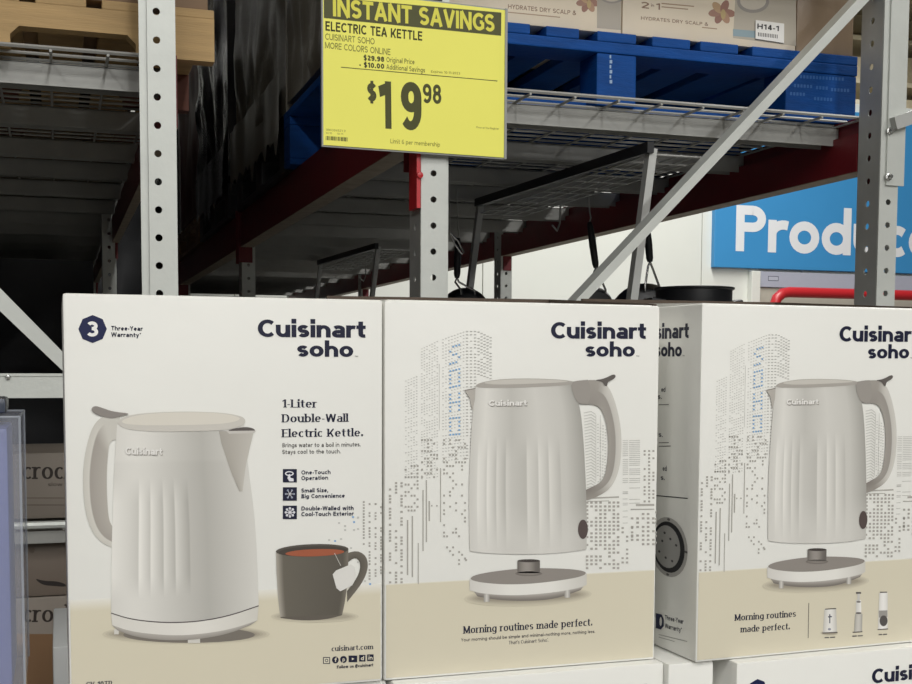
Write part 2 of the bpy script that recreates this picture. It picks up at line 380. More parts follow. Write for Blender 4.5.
def smooth(P, closed=False, it=2):
    for _ in range(it):
        Q = [] if closed else [P[0]]
        for i in range(len(P) if closed else len(P)-1):
            a, b = P[i], P[(i+1) % len(P)]; Q += [lerp(a, b, .25), lerp(a, b, .75)]
        if not closed: Q.append(P[-1])
        P = Q
    return P
class PB:
    """print builder: polygons in photo pixels (px) or face metres (uv) with a colour each"""
    def __init__(s, fr, px=True, zs=.000006): s.zs = zs; s.fr = fr; s.px = px; s.v = []; s.c = []; s.f = []; s.z = 0.0
    def _p(s, p): return s.fr.uv(p) if s.px else p
    def lift(s, dz=.00004): s.z += dz; return s
    def poly(s, pts, col, raw=False):
        b = len(s.v); s.v += [(*(p if raw else s._p(p)), s.z) for p in pts]; s.c += [lin(col)]*len(pts); s.f.append(tuple(range(b, b+len(pts)))); return s
    def strip(s, A, B, fn, n=24, m=12):
        """grid between polylines A and B; fn(s across, t along) -> rgb"""
        A = resample(A, n); B = resample(B, n); b = len(s.v)
        for i in range(n):
            for j in range(m+1):
                s.v.append((*s._p(lerp(A[i], B[i], j/m)), s.z)); s.c.append(lin(fn(j/m, i/(n-1))))
        for i in range(n-1):
            for j in range(m): k = b+i*(m+1)+j; s.f.append((k, k+1, k+m+2, k+m+1))
        return s
    def ell(s, cx, cy, rx, ry, col, n=28, rot=0):
        c, q = math.cos(rot), math.sin(rot)
        return s.poly([(cx+rx*math.cos(2*math.pi*k/n)*c-ry*math.sin(2*math.pi*k/n)*q, cy+rx*math.cos(2*math.pi*k/n)*q+ry*math.sin(2*math.pi*k/n)*c) for k in range(n)], col)
    def rect(s, x0, y0, x1, y1, col): return s.poly([(x0, y0), (x1, y0), (x1, y1), (x0, y1)], col)
    def line(s, a, b, w, col):
        d = Vector((b[0]-a[0], b[1]-a[1])).normalized()*w/2
        return s.poly([(a[0]-d.y, a[1]+d.x), (a[0]+d.y, a[1]-d.x), (b[0]+d.y, b[1]-d.x), (b[0]-d.y, b[1]+d.x)], col)
    def text(s, txt, p0, p1, cap, col, **st):
        """baseline from p0 to p1, capital height cap (same unit as the points)"""
        polys, w, lev = text_polys(txt, **st); z0 = s.z
        u0 = Vector(s._p(p0)); u1 = Vector(s._p(p1)); dirv = (u1-u0); wd = dirv.length; dirv.normalize(); nv = Vector((-dirv.y, dirv.x))
        h = abs(s._p((p0[0], p0[1]-cap))[1]-u0.y) if s.px else cap
        sx = wd/w; sy = h/CAPH
        for P, l_ in zip(polys, lev):
            s.z = z0+l_*s.zs; s.poly([tuple(u0+dirv*(x*sx)+nv*(y*sy)) for x, y in P], col, raw=True)
        s.z = z0
        return s
    def build(s, name, parent, layer=1, m=None):
        me = bpy.data.meshes.new(name); inv = world_of(parent).inverted()
        me.from_pydata([inv @ s.fr.at(u, v, .00012*layer+z) for u, v, z in s.v], [], s.f)
        ca = me.color_attributes.new('Col', 'FLOAT_COLOR', 'POINT')
        ca.data.foreach_set('color', [x for c in s.c for x in (*c, 1)])
        me.materials.append(m or INK)
        o = bpy.data.objects.new(name, me); COL.objects.link(o); o.parent = parent; return o
# ================================================================== the setting
YR = 2.29                                    # front plane of the pallet racking
YW = 10.2                                    # white wall at the end of the aisle
def struct(o): return tag(o, kind='structure')
struct(MB().box(-9, 16, -24, 34, -.12, 0).build('floor', FLOORM))
ceil = struct(MB().box(-9, 16, -24, 34, 7.0, 7.12).build('ceiling', CEILM))
for k in range(29):
    MB().box(-9, 16, -23.4+k*2.0, -23.28+k*2.0, 6.72, 7.0).build('purlin', CEILM, ceil)
for k in range(4):
    MB().box(-8+k*7.5, -7.8+k*7.5, -24, 34, 6.35, 6.72).build('girder', CEILM, ceil)
wz = onY(905, 108, YW).z
wall = struct(MB().box(-9, 16, YW+.03, YW+.2, 0, wz-.03).build('wall_back', WALLM))
x = onY(702, 240, YW).x-1.1*12
while x < 15:
    MB().bevbox(x+.004, x+1.096, YW, YW+.03, 0, wz, .004).build('panel', WALLM, wall); x += 1.1
# ================================================================== kettle cartons
NAVY = (22, 25, 50); GREY = (96, 94, 92); BX_W, BX_D, BX_H = .2123, .2115, .270
ZB = 1.2234; YB = .8172
def carton(name, x0, y0, z0, label, rz=0.0, w=BX_W, d=BX_D, h=BX_H, group='white kettle cartons', flap=True):
    """x0,y0 = front left bottom corner; the empty stands at the middle of the base"""
    c = Vector((math.cos(rz), math.sin(rz), 0)); q = Vector((-math.sin(rz), math.cos(rz), 0))
    o = thing(name, Vector((x0, y0, z0))+c*w/2+q*d/2, label, 'box', group, rz)
    M = world_of(o)
    def loc(mb): mb.v = [M @ v for v in mb.v]; return mb
    body = loc(MB().bevbox(-w/2, w/2, -d/2, d/2, 0, h, .0022)).build('carton_body', CARD, o, smooth=True)
    if flap:   # the lid stands a little open; dark strips stand in for its gap shadow
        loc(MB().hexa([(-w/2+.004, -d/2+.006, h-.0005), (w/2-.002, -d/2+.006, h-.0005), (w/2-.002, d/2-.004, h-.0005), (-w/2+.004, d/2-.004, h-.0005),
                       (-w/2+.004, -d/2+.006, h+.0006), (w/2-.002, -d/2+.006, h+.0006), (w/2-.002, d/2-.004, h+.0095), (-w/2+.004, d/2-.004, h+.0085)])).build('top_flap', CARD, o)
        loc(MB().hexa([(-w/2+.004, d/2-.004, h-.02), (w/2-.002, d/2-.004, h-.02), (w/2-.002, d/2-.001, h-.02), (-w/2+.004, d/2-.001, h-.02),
                       (-w/2+.004, d/2-.004, h+.0135), (w/2-.002, d/2-.004, h+.0148), (w/2-.002, d/2-.001, h+.0148), (-w/2+.004, d/2-.001, h+.0135)])).build('lid_shade_strip', LIDSHADE, o)
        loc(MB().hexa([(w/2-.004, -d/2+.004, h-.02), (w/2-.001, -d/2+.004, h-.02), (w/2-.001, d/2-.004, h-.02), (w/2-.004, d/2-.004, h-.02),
                       (w/2-.004, -d/2+.004, h+.0016), (w/2-.001, -d/2+.004, h+.0016), (w/2-.001, d/2-.004, h+.0148), (w/2-.004, d/2-.004, h+.0148)])).build('lid_shade_strip', LIDSHADE, o)
    fr = Frame(Vector((x0, y0, z0)), c, (0, 0, 1), -q)
    return o, fr
XB1, XB2 = .0030, .2164
box1, f1 = carton('kettle_box', XB1, YB, ZB, 'white kettle carton with a mug and kettle picture, leftmost in the row', flap=False)
box2, f2 = carton('kettle_box', XB2, YB, ZB, 'white kettle carton with dotted skyline and one-line slogan, middle of the row', w=.2145)
p3 = onY(698.8, 480, .798)
box3, f3 = carton('kettle_box', p3.x, p3.y, ZB, 'white kettle carton with skyline and three small appliances, rightmost in the row', rz=math.radians(2.2), w=.2145, h=.2715)
# ---- shared drawing: logo
def logo(pb, c0, c1, cap1, s0, s1, cap2):
    pb.text('Cuisinart', c0, c1, cap1, NAVY, **LOGO)
    x, y = c1; k = (c1[0]-c0[0])/95
    pb.text('soho', s0, s1, cap2*.70/.74, NAVY, **LOGO)
    pb.text('TM', (s1[0]+1.2*k, s1[1]), (s1[0]+4.2*k, s1[1]), 1.1*k, GREY, w=.12)
def fade(c, k): return tuple(min(255, v*k) for v in c)
TABLE = (209, 202, 181)
def table_print(o, fr, w, zt, soft):
    pb = PB(fr, False)
    A = [(0.0015, zt+soft), (w-.0015, zt+soft)]; B = [(0.0015, 0.002), (w-.0015, .002)]
    W0 = (226, 224, 216)
    pb.strip(A, B, lambda s, t: lerp(W0, TABLE, min(1, s*(zt+soft)/(2*soft)) if soft > 1e-4 else 1), 2, 60)
    return pb.build('printed_tabletop', o, 1)
def flutes(s, edges, amp):
    for i in range(len(edges)-1):
        if edges[i] <= s < edges[i+1]:
            t = (s-edges[i])/(edges[i+1]-edges[i]); return amp*(.5-t)
    return 0
# ---- carton 1 : kettle and mug
table_print(box1, f1, BX_W, .0665, .004)
pb = PB(f1)
Z6 = lambda x, y: (60+x/4.343, 390+y/4.343)
Z7 = lambda x, y: (60+x/4.343, 530+y/4.343)
# soft shadow
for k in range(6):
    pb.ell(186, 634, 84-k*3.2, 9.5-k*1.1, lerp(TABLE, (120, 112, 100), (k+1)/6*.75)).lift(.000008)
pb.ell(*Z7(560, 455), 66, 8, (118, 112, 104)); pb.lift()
for x, y in ((555, 452), (235, 430)):
    w_ = 53 if x > 300 else 20
    pb.poly([Z7(x, y), Z7(x+w_, y), Z7(x+w_, y+(38 if x > 300 else 22)), Z7(x, y+(38 if x > 300 else 22))], (206, 203, 196))
pb.lift()
hand_o = smooth([Z6(262, 110), Z6(215, 108), Z6(175, 118), Z6(140, 160), Z6(115, 240), Z6(100, 340), Z6(100, 440), Z6(110, 530), Z6(135, 610), Z6(175, 660), Z6(228, 685)])
hand_i = smooth([Z6(250, 215), Z6(230, 218), Z6(222, 222), Z6(212, 240), Z6(206, 300), Z6(203, 360), Z6(203, 430), Z6(206, 500), Z6(212, 560), Z6(222, 585), Z6(236, 600)])
def hcol(s, t):
    if s < .30: c = lerp((196, 193, 185), (206, 203, 195), s/.30)
    else: c = lerp((160, 154, 147), (176, 171, 163), (s-.3)/.7)
    top = lerp((198, 195, 187), c, min(1, max(0, (t-.10)/.12)))
    return top
pb.strip(hand_o, hand_i, hcol, 40, 20); pb.lift()
BL = smooth([Z6(248, 150), Z6(240, 260), Z6(232, 420), Z6(227, 600), Z7(224, 100), Z7(222, 250), Z7(222, 362)])
BR = smooth([Z6(800, 150), Z6(812, 300), Z6(828, 420), Z6(845, 560), Z7(852, 60), Z7(858, 200), Z7(862, 330)])
ED = [0, .19, .27, .355, .445, .54]
def bcol(s, t):
    base = 212 + 8*math.sin(math.pi*min(1, s/.3)) if s < .3 else 212-(s-.3)*88 if s < .66 else 180+(s-.66)*95
    k = max(0, min(1, (t-.28)/.14))*max(0, min(1, (.93-t)/.12))
    v = base+k*flutes(s, ED, 36)-(4 if t > .2 else 0)
    return (v+1, v-1, v-7)
pb.strip(BL, BR, bcol, 44, 110); pb.lift()
# lower seam and base ring
seam = smooth([Z7(222, 360), Z7(300, 385), Z7(400, 398), Z7(500, 402), Z7(620, 394), Z7(740, 370), Z7(862, 328)])
ring = smooth([Z7(226, 412), Z7(300, 438), Z7(400, 452), Z7(520, 458), Z7(640, 448), Z7(750, 428), Z7(856, 392)])
low = smooth([Z7(250, 435), Z7(320, 462), Z7(420, 476), Z7(520, 480), Z7(630, 470), Z7(740, 448), Z7(830, 410)])
bodyb = [Z7(222, 330), Z7(862, 300)]
pb.strip(bodyb, seam, lambda s, t: bcol(t, .93), 40, 2); pb.lift()
pb.strip(ring, low, lambda s, t: lerp((176, 171, 164), (150, 145, 138), s), 30, 2); pb.lift()
pb.strip(seam, ring, lambda s, t: lerp((212, 209, 202), (222, 219, 212), min(1, t*1.6)) if t < .6 else lerp((222, 219, 212), (204, 201, 193), (t-.6)/.4), 40, 3); pb.lift()
pb.strip([(x, y-.5) for x, y in seam], [(x, y+.6) for x, y in seam], lambda s, t: (84, 78, 78), 40, 1); pb.lift()
# spout
pb.strip([Z6(690, 178), Z6(700, 230), Z6(740, 350), Z6(778, 440)], [Z6(840, 182), Z6(826, 240), Z6(806, 330), Z6(792, 440)], lambda s, t: lerp((166, 161, 153), (190, 186, 178), s), 16, 6); pb.lift()
pb.poly(smooth([Z6(720, 176), Z6(790, 160), Z6(830, 162), Z6(852, 176), Z6(820, 184), Z6(760, 182)], True), (92, 86, 84)); pb.lift()
pb.strip([Z6(720, 178), Z6(852, 176)], [Z6(735, 190), Z6(840, 187)], lambda s, t: (196, 192, 186), 4, 1); pb.lift()
# lid
lid = smooth([Z6(248, 148), Z6(262, 120), Z6(340, 101), Z6(520, 92), Z6(700, 97), Z6(785, 112), Z6(806, 128), Z6(800, 150), Z6(745, 172), Z6(620, 178), Z6(420, 182), Z6(290, 172)], True)
pb.poly(lid, (199, 195, 187)); pb.lift()
pb.poly(smooth([Z6(262, 132), Z6(340, 106), Z6(520, 95), Z6(700, 99), Z6(800, 122), Z6(730, 146), Z6(560, 152), Z6(380, 154), Z6(280, 148)], True), (214, 209, 198)); pb.lift()
# lever
pb.poly(smooth([Z6(136, 78), Z6(152, 68), Z6(180, 76), Z6(230, 94), Z6(310, 102), Z6(270, 112), Z6(230, 124), Z6(190, 116), Z6(160, 106), Z6(138, 92)], True), (138, 132, 127)); pb.lift()
pb.text('Cuisinart', Z6(286, 282), Z6(446, 284), 7.2, (160, 155, 148), **LOGO); pb.lift()
pb.text('Cuisinart', Z6(283, 279), Z6(443, 281), 7.2, (226, 224, 220), **LOGO)
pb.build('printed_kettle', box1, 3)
pb = PB(f1)
M8 = lambda x, y: (250+x/4.173, 520+y/4.173)
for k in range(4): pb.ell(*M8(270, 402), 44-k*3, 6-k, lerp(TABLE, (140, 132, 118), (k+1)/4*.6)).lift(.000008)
pb.strip(smooth([M8(405, 138), M8(448, 126), M8(486, 150), M8(494, 195), M8(474, 255), M8(405, 342)]), smooth([M8(408, 176), M8(438, 154), M8(458, 172), M8(460, 205), M8(444, 245), M8(404, 296)]), lambda s, t: lerp((110, 104, 95), (90, 85, 77), s), 20, 4); pb.lift()
pb.strip(smooth([M8(108, 135), M8(110, 220), M8(116, 320), M8(126, 405)]), smooth([M8(410, 120), M8(409, 220), M8(400, 320), M8(384, 396)]),
         lambda s, t: lerp((170, 164, 154), (104, 99, 89), min(1, s/.10)) if s < .1 else lerp((104, 99, 89), (88, 83, 75), s) if s < .93 else lerp((90, 85, 76), (122, 116, 106), (s-.93)/.07), 12, 40); pb.lift()
pb.strip([M8(126, 404), M8(384, 394)], smooth([M8(128, 408), M8(190, 417), M8(260, 419), M8(330, 412), M8(382, 397)]), lambda s, t: (96, 90, 82), 16, 1); pb.lift()
pb.ell(*M8(259, 126), 36.4, 6.2, (84, 79, 72), rot=-.035); pb.lift()
pb.ell(*M8(262, 130), 34.2, 5.0, (70, 64, 58), rot=-.035); pb.lift()
pb.ell(*M8(270, 136), 29.5, 3.6, (158, 88, 62), rot=-.035); pb.lift()
pb.line(M8(352, 138), M8(378, 190), .5, (205, 202, 196)); pb.lift()
pb.poly([M8(344, 226), M8(358, 210), M8(420, 184), M8(436, 196), M8(440, 246), M8(426, 272), M8(376, 297), M8(360, 284)], (216, 214, 209))
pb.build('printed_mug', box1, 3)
pb = PB(f1)
logo(pb, (257.8, 337), (365.6, 337.8), 17.6, (297.2, 356.6), (353.2, 357), 16.6); pb.build('printed_logo', box1, 2)
pb = PB(f1)
pb.poly([(92.6+14.2*math.cos(math.radians(90+45*k+22.5*0)), 329-14.0*math.sin(math.radians(90+45*k))) for k in range(8)], (20, 28, 70)); pb.lift()
pb.text('3', (86.2, 336.5), (98.2, 336.7), 15.2, (236, 235, 232), w=.15)
pb.text('Three-Year', (111.2, 330.2), (142.6, 330.8), 4.3, NAVY, w=.15, track=.1); pb.text('Warranty*', (111.2, 336.6), (141, 337.2), 4.3, NAVY, w=.15, track=.1)
pb.build('printed_badge', box1, 2)
pb = PB(f1)
pb.text('1-Liter', (282.1, 407.4), (316.7, 407.6), 8.0, NAVY, **SERIF); pb.text('Double-Wall', (282.1, 422.3), (348, 421.7), 8.0, NAVY, **SERIF); pb.text('Electric Kettle.', (282.1, 437.2), (363, 436.2), 8.0, NAVY, **SERIF)
pb.text('Brings water to a boil in minutes.', (282.3, 447.3), (360.5, 446.4), 4.2, GREY, w=.12, track=.1); pb.text('Stays cool to the touch.', (282.3, 454), (340.6, 453.3), 4.2, GREY, w=.12, track=.1)
for k, (a, b) in enumerate((('One-Touch', 'Operation'), ('Small Size,', 'Big Convenience'), ('Double-Walled with', 'Cool-Touch Exterior'))):
    y = (474.5, 492.5, 510.4)[k]; r1 = (330.5, 328, 353.5)[k]; r2 = (328, 344.6, 353.5)[k]
    pb.text(a, (301.3, y), (r1, y-.5), 4.1, (44, 46, 66), w=.15, track=.1); pb.text(b, (301.3, y+5.7), (r2, y+5.0), 4.1, (44, 46, 66), w=.15, track=.1)
    yy = (469, 487.2, 505.6)[k]; pb.rect(282.8, yy, 296.8, yy+13.4, NAVY); pb.lift()
    cx, cy = 289.8, yy+6.7; LT = (220, 220, 224)
    if k == 0:
        pb.ell(cx-.5, cy-2.2, 4.4, 2.4, LT); pb.lift(); pb.ell(cx-.5, cy-2.2, 3.1, 1.3, NAVY); pb.lift(); pb.poly([(cx-1.2, cy-1.5), (cx+.2, cy-1.8), (cx+.6, cy+2), (cx+3.6, cy+2.8), (cx+3.8, cy+5.6), (cx-.6, cy+5.6), (cx-2.4, cy+2.6)], LT)
    else:
        for j in range(8 if k == 2 else 6):
            t_ = j*math.pi/(4 if k == 2 else 3); d = Vector((math.cos(t_), math.sin(t_)))
            pb.line((cx, cy), (cx+d.x*4.9, cy+d.y*4.9), .75 if k == 2 else .6, LT); pb.ell(cx+d.x*4.1, cy+d.y*4.1, 1.25 if k == 2 else 1.0, 1.25 if k == 2 else 1.0, LT if k == 2 else (170, 178, 196), 10)
pb.build('printed_headline', box1, 2)
pb = PB(f1)
pb.text('cuisinart.com', (331.5, 651.2), (373, 649), 5.0, NAVY, **SERIF)
for k, (x0, x1) in enumerate(((323, 330), (332, 338.6), (340, 346.8), (348.5, 357.1), (359, 365.3), (367, 373.4))):
    cy = 660.4-(x0-323)*.066; cx = (x0+x1)/2; w2 = (x1-x0)/2; LT = (214, 208, 188)
    if k == 0:
        pb.rect(x0, cy-3.4, x1, cy+3.4, NAVY); pb.lift(); pb.rect(x0+.8, cy-2.6, x1-.8, cy+2.6, LT); pb.lift(); pb.ell(cx, cy, 1.7, 1.7, NAVY, 12); pb.lift(); pb.ell(cx, cy, 1.0, 1.0, LT, 12)
    elif k in (1, 2):
        pb.ell(cx, cy, w2, 3.5, NAVY, 18); pb.lift(); pb.text('f' if k == 1 else 'p', (cx-1.1, cy+2), (cx+1.3, cy+2), 4.2, LT, w=.14)
    else:
        pb.rect(x0, cy-3.3, x1, cy+3.3, NAVY); pb.lift()
        if k == 3: pb.poly([(cx-1.1, cy-1.3), (cx+1.4, cy), (cx-1.1, cy+1.3)], LT)
        elif k == 4: pb.text('d', (cx-1.6, cy+2), (cx+1.5, cy+2), 4, LT, w=.14)
        else: pb.text('in', (cx-2, cy+2), (cx+2.1, cy+2), 4, LT, w=.15)
pb.text('Follow us @cuisinart', (336.8, 668.3), (373, 666), 3.0, NAVY, w=.15, track=.1)
pb.build('printed_footer', box1, 2)
pb = PB(f1); pb.text('CK-10TR', (86, 688.5), (112, 687.2), 6.6, NAVY, **SERIF)
pb.build('printed_footer', box1, 2)
def dots(pb, cols, y0, y1, step, p, w, h, col):
    for x in cols:
        y = y0
        while y < y1:
            if random.random() < p: pb.rect(x-w/2, y-h/2, x+w/2, y+h/2, col)
            y += step
DOT = (168, 165, 158); DOTL = (196, 195, 190); SBL = (126, 168, 208)
pb = PB(f1)
dots(pb, (363.7,), 502, 546, 3, .75, 1.9, 1.8, DOT); dots(pb, (369.5, 375.5, 381), 504, 580, 3, .62, 1.9, 1.8, DOT)
for x, y in ((339, 523), (345, 526), (345, 530), (353, 517), (354, 522), (358, 517.5), (354, 530), (358, 529), (329, 540), (335, 541), (341, 539), (351, 548), (358, 562), (365, 581), (370, 584)): pb.rect(x-1, y-.9, x+1, y+.9, SBL if int(x+y) % 3 == 0 else DOTL)
pb.build('printed_skyline', box1, 2)

# ---- carton 2 (and the same art on carton 3)
ztab = f2.uv((386, 584.5))[1]
T2 = table_print(box2, f2, .2145, ztab, .0003)
pb = PB(f2)
K3 = lambda x, y: (440+x/4.275, 360+y/4.275)
K4 = lambda x, y: (440+x/4.275, 500+y/4.275)
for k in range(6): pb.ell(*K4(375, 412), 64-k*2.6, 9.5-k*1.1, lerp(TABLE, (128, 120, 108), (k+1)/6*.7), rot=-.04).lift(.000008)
pb.strip(smooth([K4(140, 385), K4(250, 402), K4(380, 404), K4(500, 394), K4(612, 370)]), smooth([K4(160, 412), K4(250, 428), K4(370, 432), K4(490, 424), K4(600, 385)]), lambda s, t: lerp((178, 173, 166), (112, 106, 100), s), 24, 4); pb.lift()
for x, y in ((186, 402), (531, 384)): pb.strip([K4(x, y), K4(x+25, y)], [K4(x, y+33), K4(x+25, y+33)], lambda s, t: lerp((150, 146, 140), (206, 203, 197), 1-abs(2*t-1)), 5, 1)
pb.lift()
up_ = smooth([K4(125, 338), K4(180, 352), K4(290, 360), K4(400, 356), K4(520, 342), K4(600, 324), K4(626, 313)])
dn_ = smooth([K4(126, 386), K4(180, 400), K4(290, 408), K4(400, 404), K4(520, 390), K4(600, 374), K4(626, 362)])
pb.strip(up_, dn_, lambda s, t: lerp((205, 202, 196), (224, 222, 216), min(1, t*3)) if t < .7 else lerp((224, 222, 216), (198, 195, 188), (t-.7)/.3), 30, 2); pb.lift()
pb.poly(smooth([K4(122, 338), K4(150, 318), K4(260, 300), K4(380, 290), K4(520, 292), K4(605, 300), K4(628, 312), K4(600, 328), K4(510, 344), K4(390, 358), K4(270, 361), K4(170, 352)], True), (140, 134, 128)); pb.lift()
pb.ell(*K4(378, 314), 13.5, 2.6, (118, 112, 106)); pb.lift()
pb.strip([K4(330, 260), K4(330, 312)], [K4(426, 260), K4(426, 312)], lambda s, t: lerp((104, 99, 94), (160, 154, 148), math.sin(math.pi*min(1, s*1.2))*.8), 4, 10)
pb.ell(*K4(378, 312), 11.2, 1.8, (132, 126, 120)); pb.lift(); pb.ell(*K4(378, 259), 11.2, 1.5, (66, 60, 58)); pb.lift()
# handle
ho = smooth([K3(556, 96), K3(620, 86), K3(676, 84), K3(716, 106), K3(746, 172), K3(768, 262), K3(775, 340), K3(771, 430), K3(755, 500), K3(724, 552), K3(668, 586), K3(606, 606)])
hi = smooth([K3(572, 186), K3(612, 190), K3(652, 190), K3(682, 202), K3(702, 244), K3(714, 300), K3(718, 360), K3(715, 430), K3(704, 494), K3(684, 524), K3(640, 546), K3(586, 572)])
def hc2(s, t):
    side = lerp((203, 200, 193), (190, 187, 180), s/.45) if s < .45 else lerp((150, 145, 139), (158, 153, 146), (s-.45)/.55)
    blk = lerp((158, 153, 146), (146, 141, 135), s)
    c = lerp(blk, side, max(0, min(1, (t-.16)/.06)))
    return lerp(c, lerp((150, 145, 138), (128, 122, 116), s), max(0, min(1, (t-.80)/.1)))
pb.strip(ho, hi, hc2, 44, 20); pb.lift()
BL = smooth([K3(149, 114), K3(141, 200), K3(131, 330), K3(124, 480), K3(122, 600), K4(124, 120), K4(126, 212)])
BR = smooth([K3(566, 104), K3(598, 200), K3(611, 330), K3(620, 480), K3(624, 600), K4(626, 120), K4(625, 206)])
ED2 = [.07, .15, .228, .31, .50, .60, .69, .79]
def bc2(s, t):
    base = lerp((196,), (214,), s/.12)[0] if s < .12 else 214-(s-.12)*120 if s < .36 else 185+(s-.36)*70 if s < .6 else 202-(s-.6)*40 if s < .84 else 192-(s-.84)*220
    k = max(0, min(1, (t-.30)/.16))*max(0, min(1, (1.02-t)/.25))
    low = max(0, min(1, (t-.72)/.2)); base = base+(204-base)*low*.55
    v = base+k*flutes(s, ED2, 30)+4
    return (v+1, v-1, v-7)
pb.strip(BL, BR, bc2, 44, 110); pb.lift()
pb.strip([K4(126, 210), K4(625, 204)], smooth([K4(128, 218), K4(200, 228), K4(370, 232), K4(520, 226), K4(624, 210)]), lambda s, t: bc2(t, .99), 24, 2); pb.lift()
pb.poly([K3(104, 131), K3(150, 122), K3(148, 170), K3(136, 216), K3(124, 160)], (176, 171, 164)); pb.lift()
pb.line(K3(104, 130), K3(150, 121), .9, (128, 122, 116)); pb.lift()
pb.poly(smooth([K3(146, 118), K3(160, 98), K3(250, 82), K3(360, 78), K3(500, 82), K3(580, 92), K3(576, 106), K3(400, 116), K3(260, 120)], True), (168, 163, 156)); pb.lift()
pb.poly(smooth([K3(170, 97), K3(260, 84), K3(380, 80), K3(520, 86), K3(560, 94), K3(380, 102), K3(230, 106)], True), (196, 192, 184)); pb.lift()
pb.poly(smooth([K3(556, 94), K3(600, 86), K3(640, 84), K3(640, 190), K3(590, 188), K3(566, 150)], True, 1), (152, 147, 141)); pb.lift()
pb.poly(smooth([K3(655, 86), K3(700, 80), K3(738, 60), K3(750, 66), K3(744, 80), K3(715, 92), K3(712, 114), K3(700, 108), K3(692, 92)], True), (96, 91, 87)); pb.lift()
pb.ell(*K4(609, 124), 4.9, 9.6, (84, 73, 70)); pb.lift()
pb.text('Cuisinart', K3(209, 199), K3(372, 197), 5.6, (150, 145, 138), **LOGO); pb.lift()
pb.text('Cuisinart', K3(206, 196), K3(369, 194), 5.6, (228, 226, 222), **LOGO)
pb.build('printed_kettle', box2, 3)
pb = PB(f2)
logo(pb, (550.9, 338.6), (645.9, 338.9), 16.6, (585.4, 356.7), (634.7, 356.6), 15.4); pb.build('printed_logo', box2, 2)
pb = PB(f2)
def dashrow(x0, y0, x1, y1, st, w, h, p, col):
    n = int((x1-x0)/st)
    for i in range(n):
        if random.random() < p:
            t = (i+.5)/n; x = x0+(x1-x0)*t; y = y0+(y1-y0)*t; pb.rect(x-w/2, y-h/2, x+w/2, y+h/2, col)
for k in range(36):                                         # the three tall towers, rows of small windows
    y = 381.5+k*2.75; dashrow(404.5, y, 418, y-5.5+k*.10, 2.4, 1.5, .75, .92-.006*k*1.2, DOTL)
for k in range(48):
    y = 349.5+k*2.75; dashrow(420.5, y, 438.5, y-8.6+k*.13, 2.4, 1.5, .75, .92-.006*k, DOTL)
pb.line((439.3, 364), (439.3, 430), .5, DOTL)
for k in range(40):
    y = 340+k*3.1; sag = 8.5*(1-k/55)
    L = lerp((190, 190, 186), DOT, 0) if k < 30 else DOT
    dashrow(441.5, y, 465, y-sag, 2.7, 1.5, .8, .9, DOTL); dashrow(465, y-sag, 477, y-sag-.2, 3.6, 2.3, .9, .95, (178, 177, 172))
    if y < 382: dashrow(477, y-sag-.2, 492, y-sag*.2, 2.9, 2.3, .9, .95, (178, 177, 172))
# the word on the tower, dots in blue: s o h o stacked
FONT5 = {'s': ('.XXX', 'X...', '.XX.', '...X', 'XXX.'), 'o': ('XXXX', 'X..X', 'X..X', 'X..X', 'XXXX'), 'h': ('X..X', 'X..X', 'XXXX', 'X..X', 'X..X')}
for q, ch in enumerate('soho'):
    for r_, row in enumerate(FONT5[ch]):
        for c_, v in enumerate(row):
            if v == 'X':
                x = 450.2+c_*3.0; y = 347.5+q*23.6+r_*4.1-c_*.9*(1-q*.25); pb.rect(x-1.0, y-.85, x+1.0, y+.85, SBL)
for x0, x1, y0, y1, p in ((405.5, 418, 466, 514, .62), (422, 438, 440, 478, .42), (444, 467, 440, 560, .36)):
    y = y0
    while y < y1:
        x = x0
        while x < x1:
            pp = p*(1-.75*max(0, (y-470)/95)) if x0 > 440 else p
            if random.random() < pp: pb.rect(x-.95, y-.95, x+.95, y+.95, DOT)
            x += 3.0
        y += 3.7
dots(pb, (390, 396, 401.5), 483, 583, 3.2, .58, 2.3, 2.0, DOT)
dots(pb, (459, 466), 548, 572, 4, .3, 1.9, 1.9, DOT)
for x, y0, y1, w_ in ((407.5, 520, 575, 1.4), (412.3, 516, 577, 1.3), (418.2, 543, 584, .9), (423, 490, 551, 1.1), (426.3, 480, 542, 1.2), (429.2, 501, 521, 1.4), (440.5, 468, 522, .9)): pb.line((x, y0), (x, y1), w_, (166, 163, 156))
pb.rect(431, 505, 432.4, 506.4, DOT); pb.rect(436, 505, 437.6, 506.4, DOT)
for k in range(26):                                         # block seen through the handle, and to its right
    y = 413+k*3.0; pb.line((583.6+k*.12, y), (591, y-1.6), .8, DOTL); pb.line((591, y-1.6), (595.4, y+1.4), .8, DOTL)
    if k > 2: dashrow(596.5, y+2, 607-k*.05 if k < 22 else 603, y+5, 2.2, 1.7, .9, .9, DOTL)
for x in (595.8, 600.2): pb.line((x, 415), (x, 482), .5, DOTL)
for k in range(34):
    y = 440.5+k*1.9
    for x0, x1 in ((622.5, 628), (629, 640)):
        if random.random() < (.95 if k < 19 else .35): pb.line((x0, y), (x1, y-.2), .6, DOTL)
dots(pb, (644.5, 649, 653.3), 451, 502, 3.6, .78, 2.0, 1.9, DOT); dots(pb, (655.9,), 512, 545, 3.4, .6, 1.6, 1.9, DOT)
for a, b, w_ in (((589, 498), (618.8, 497), 1.4), ((587.5, 501.3), (609, 500.8), .7), ((635.8, 505), (654.2, 504.8), 2.0), ((630.5, 509.4), (654.2, 509.2), 1.1)): pb.line(a, b, w_, (172, 169, 162))
for i, x in enumerate((587, 591.4, 596, 600.4, 605, 609.4, 613.7, 618)):
    y = 502.5
    while y < 571.5-(i % 3)*3:
        if random.random() < (.86 if y < 545 else .5): pb.rect(x-1.25, y-1.05, x+1.25, y+1.05, DOT)
        y += 3.85
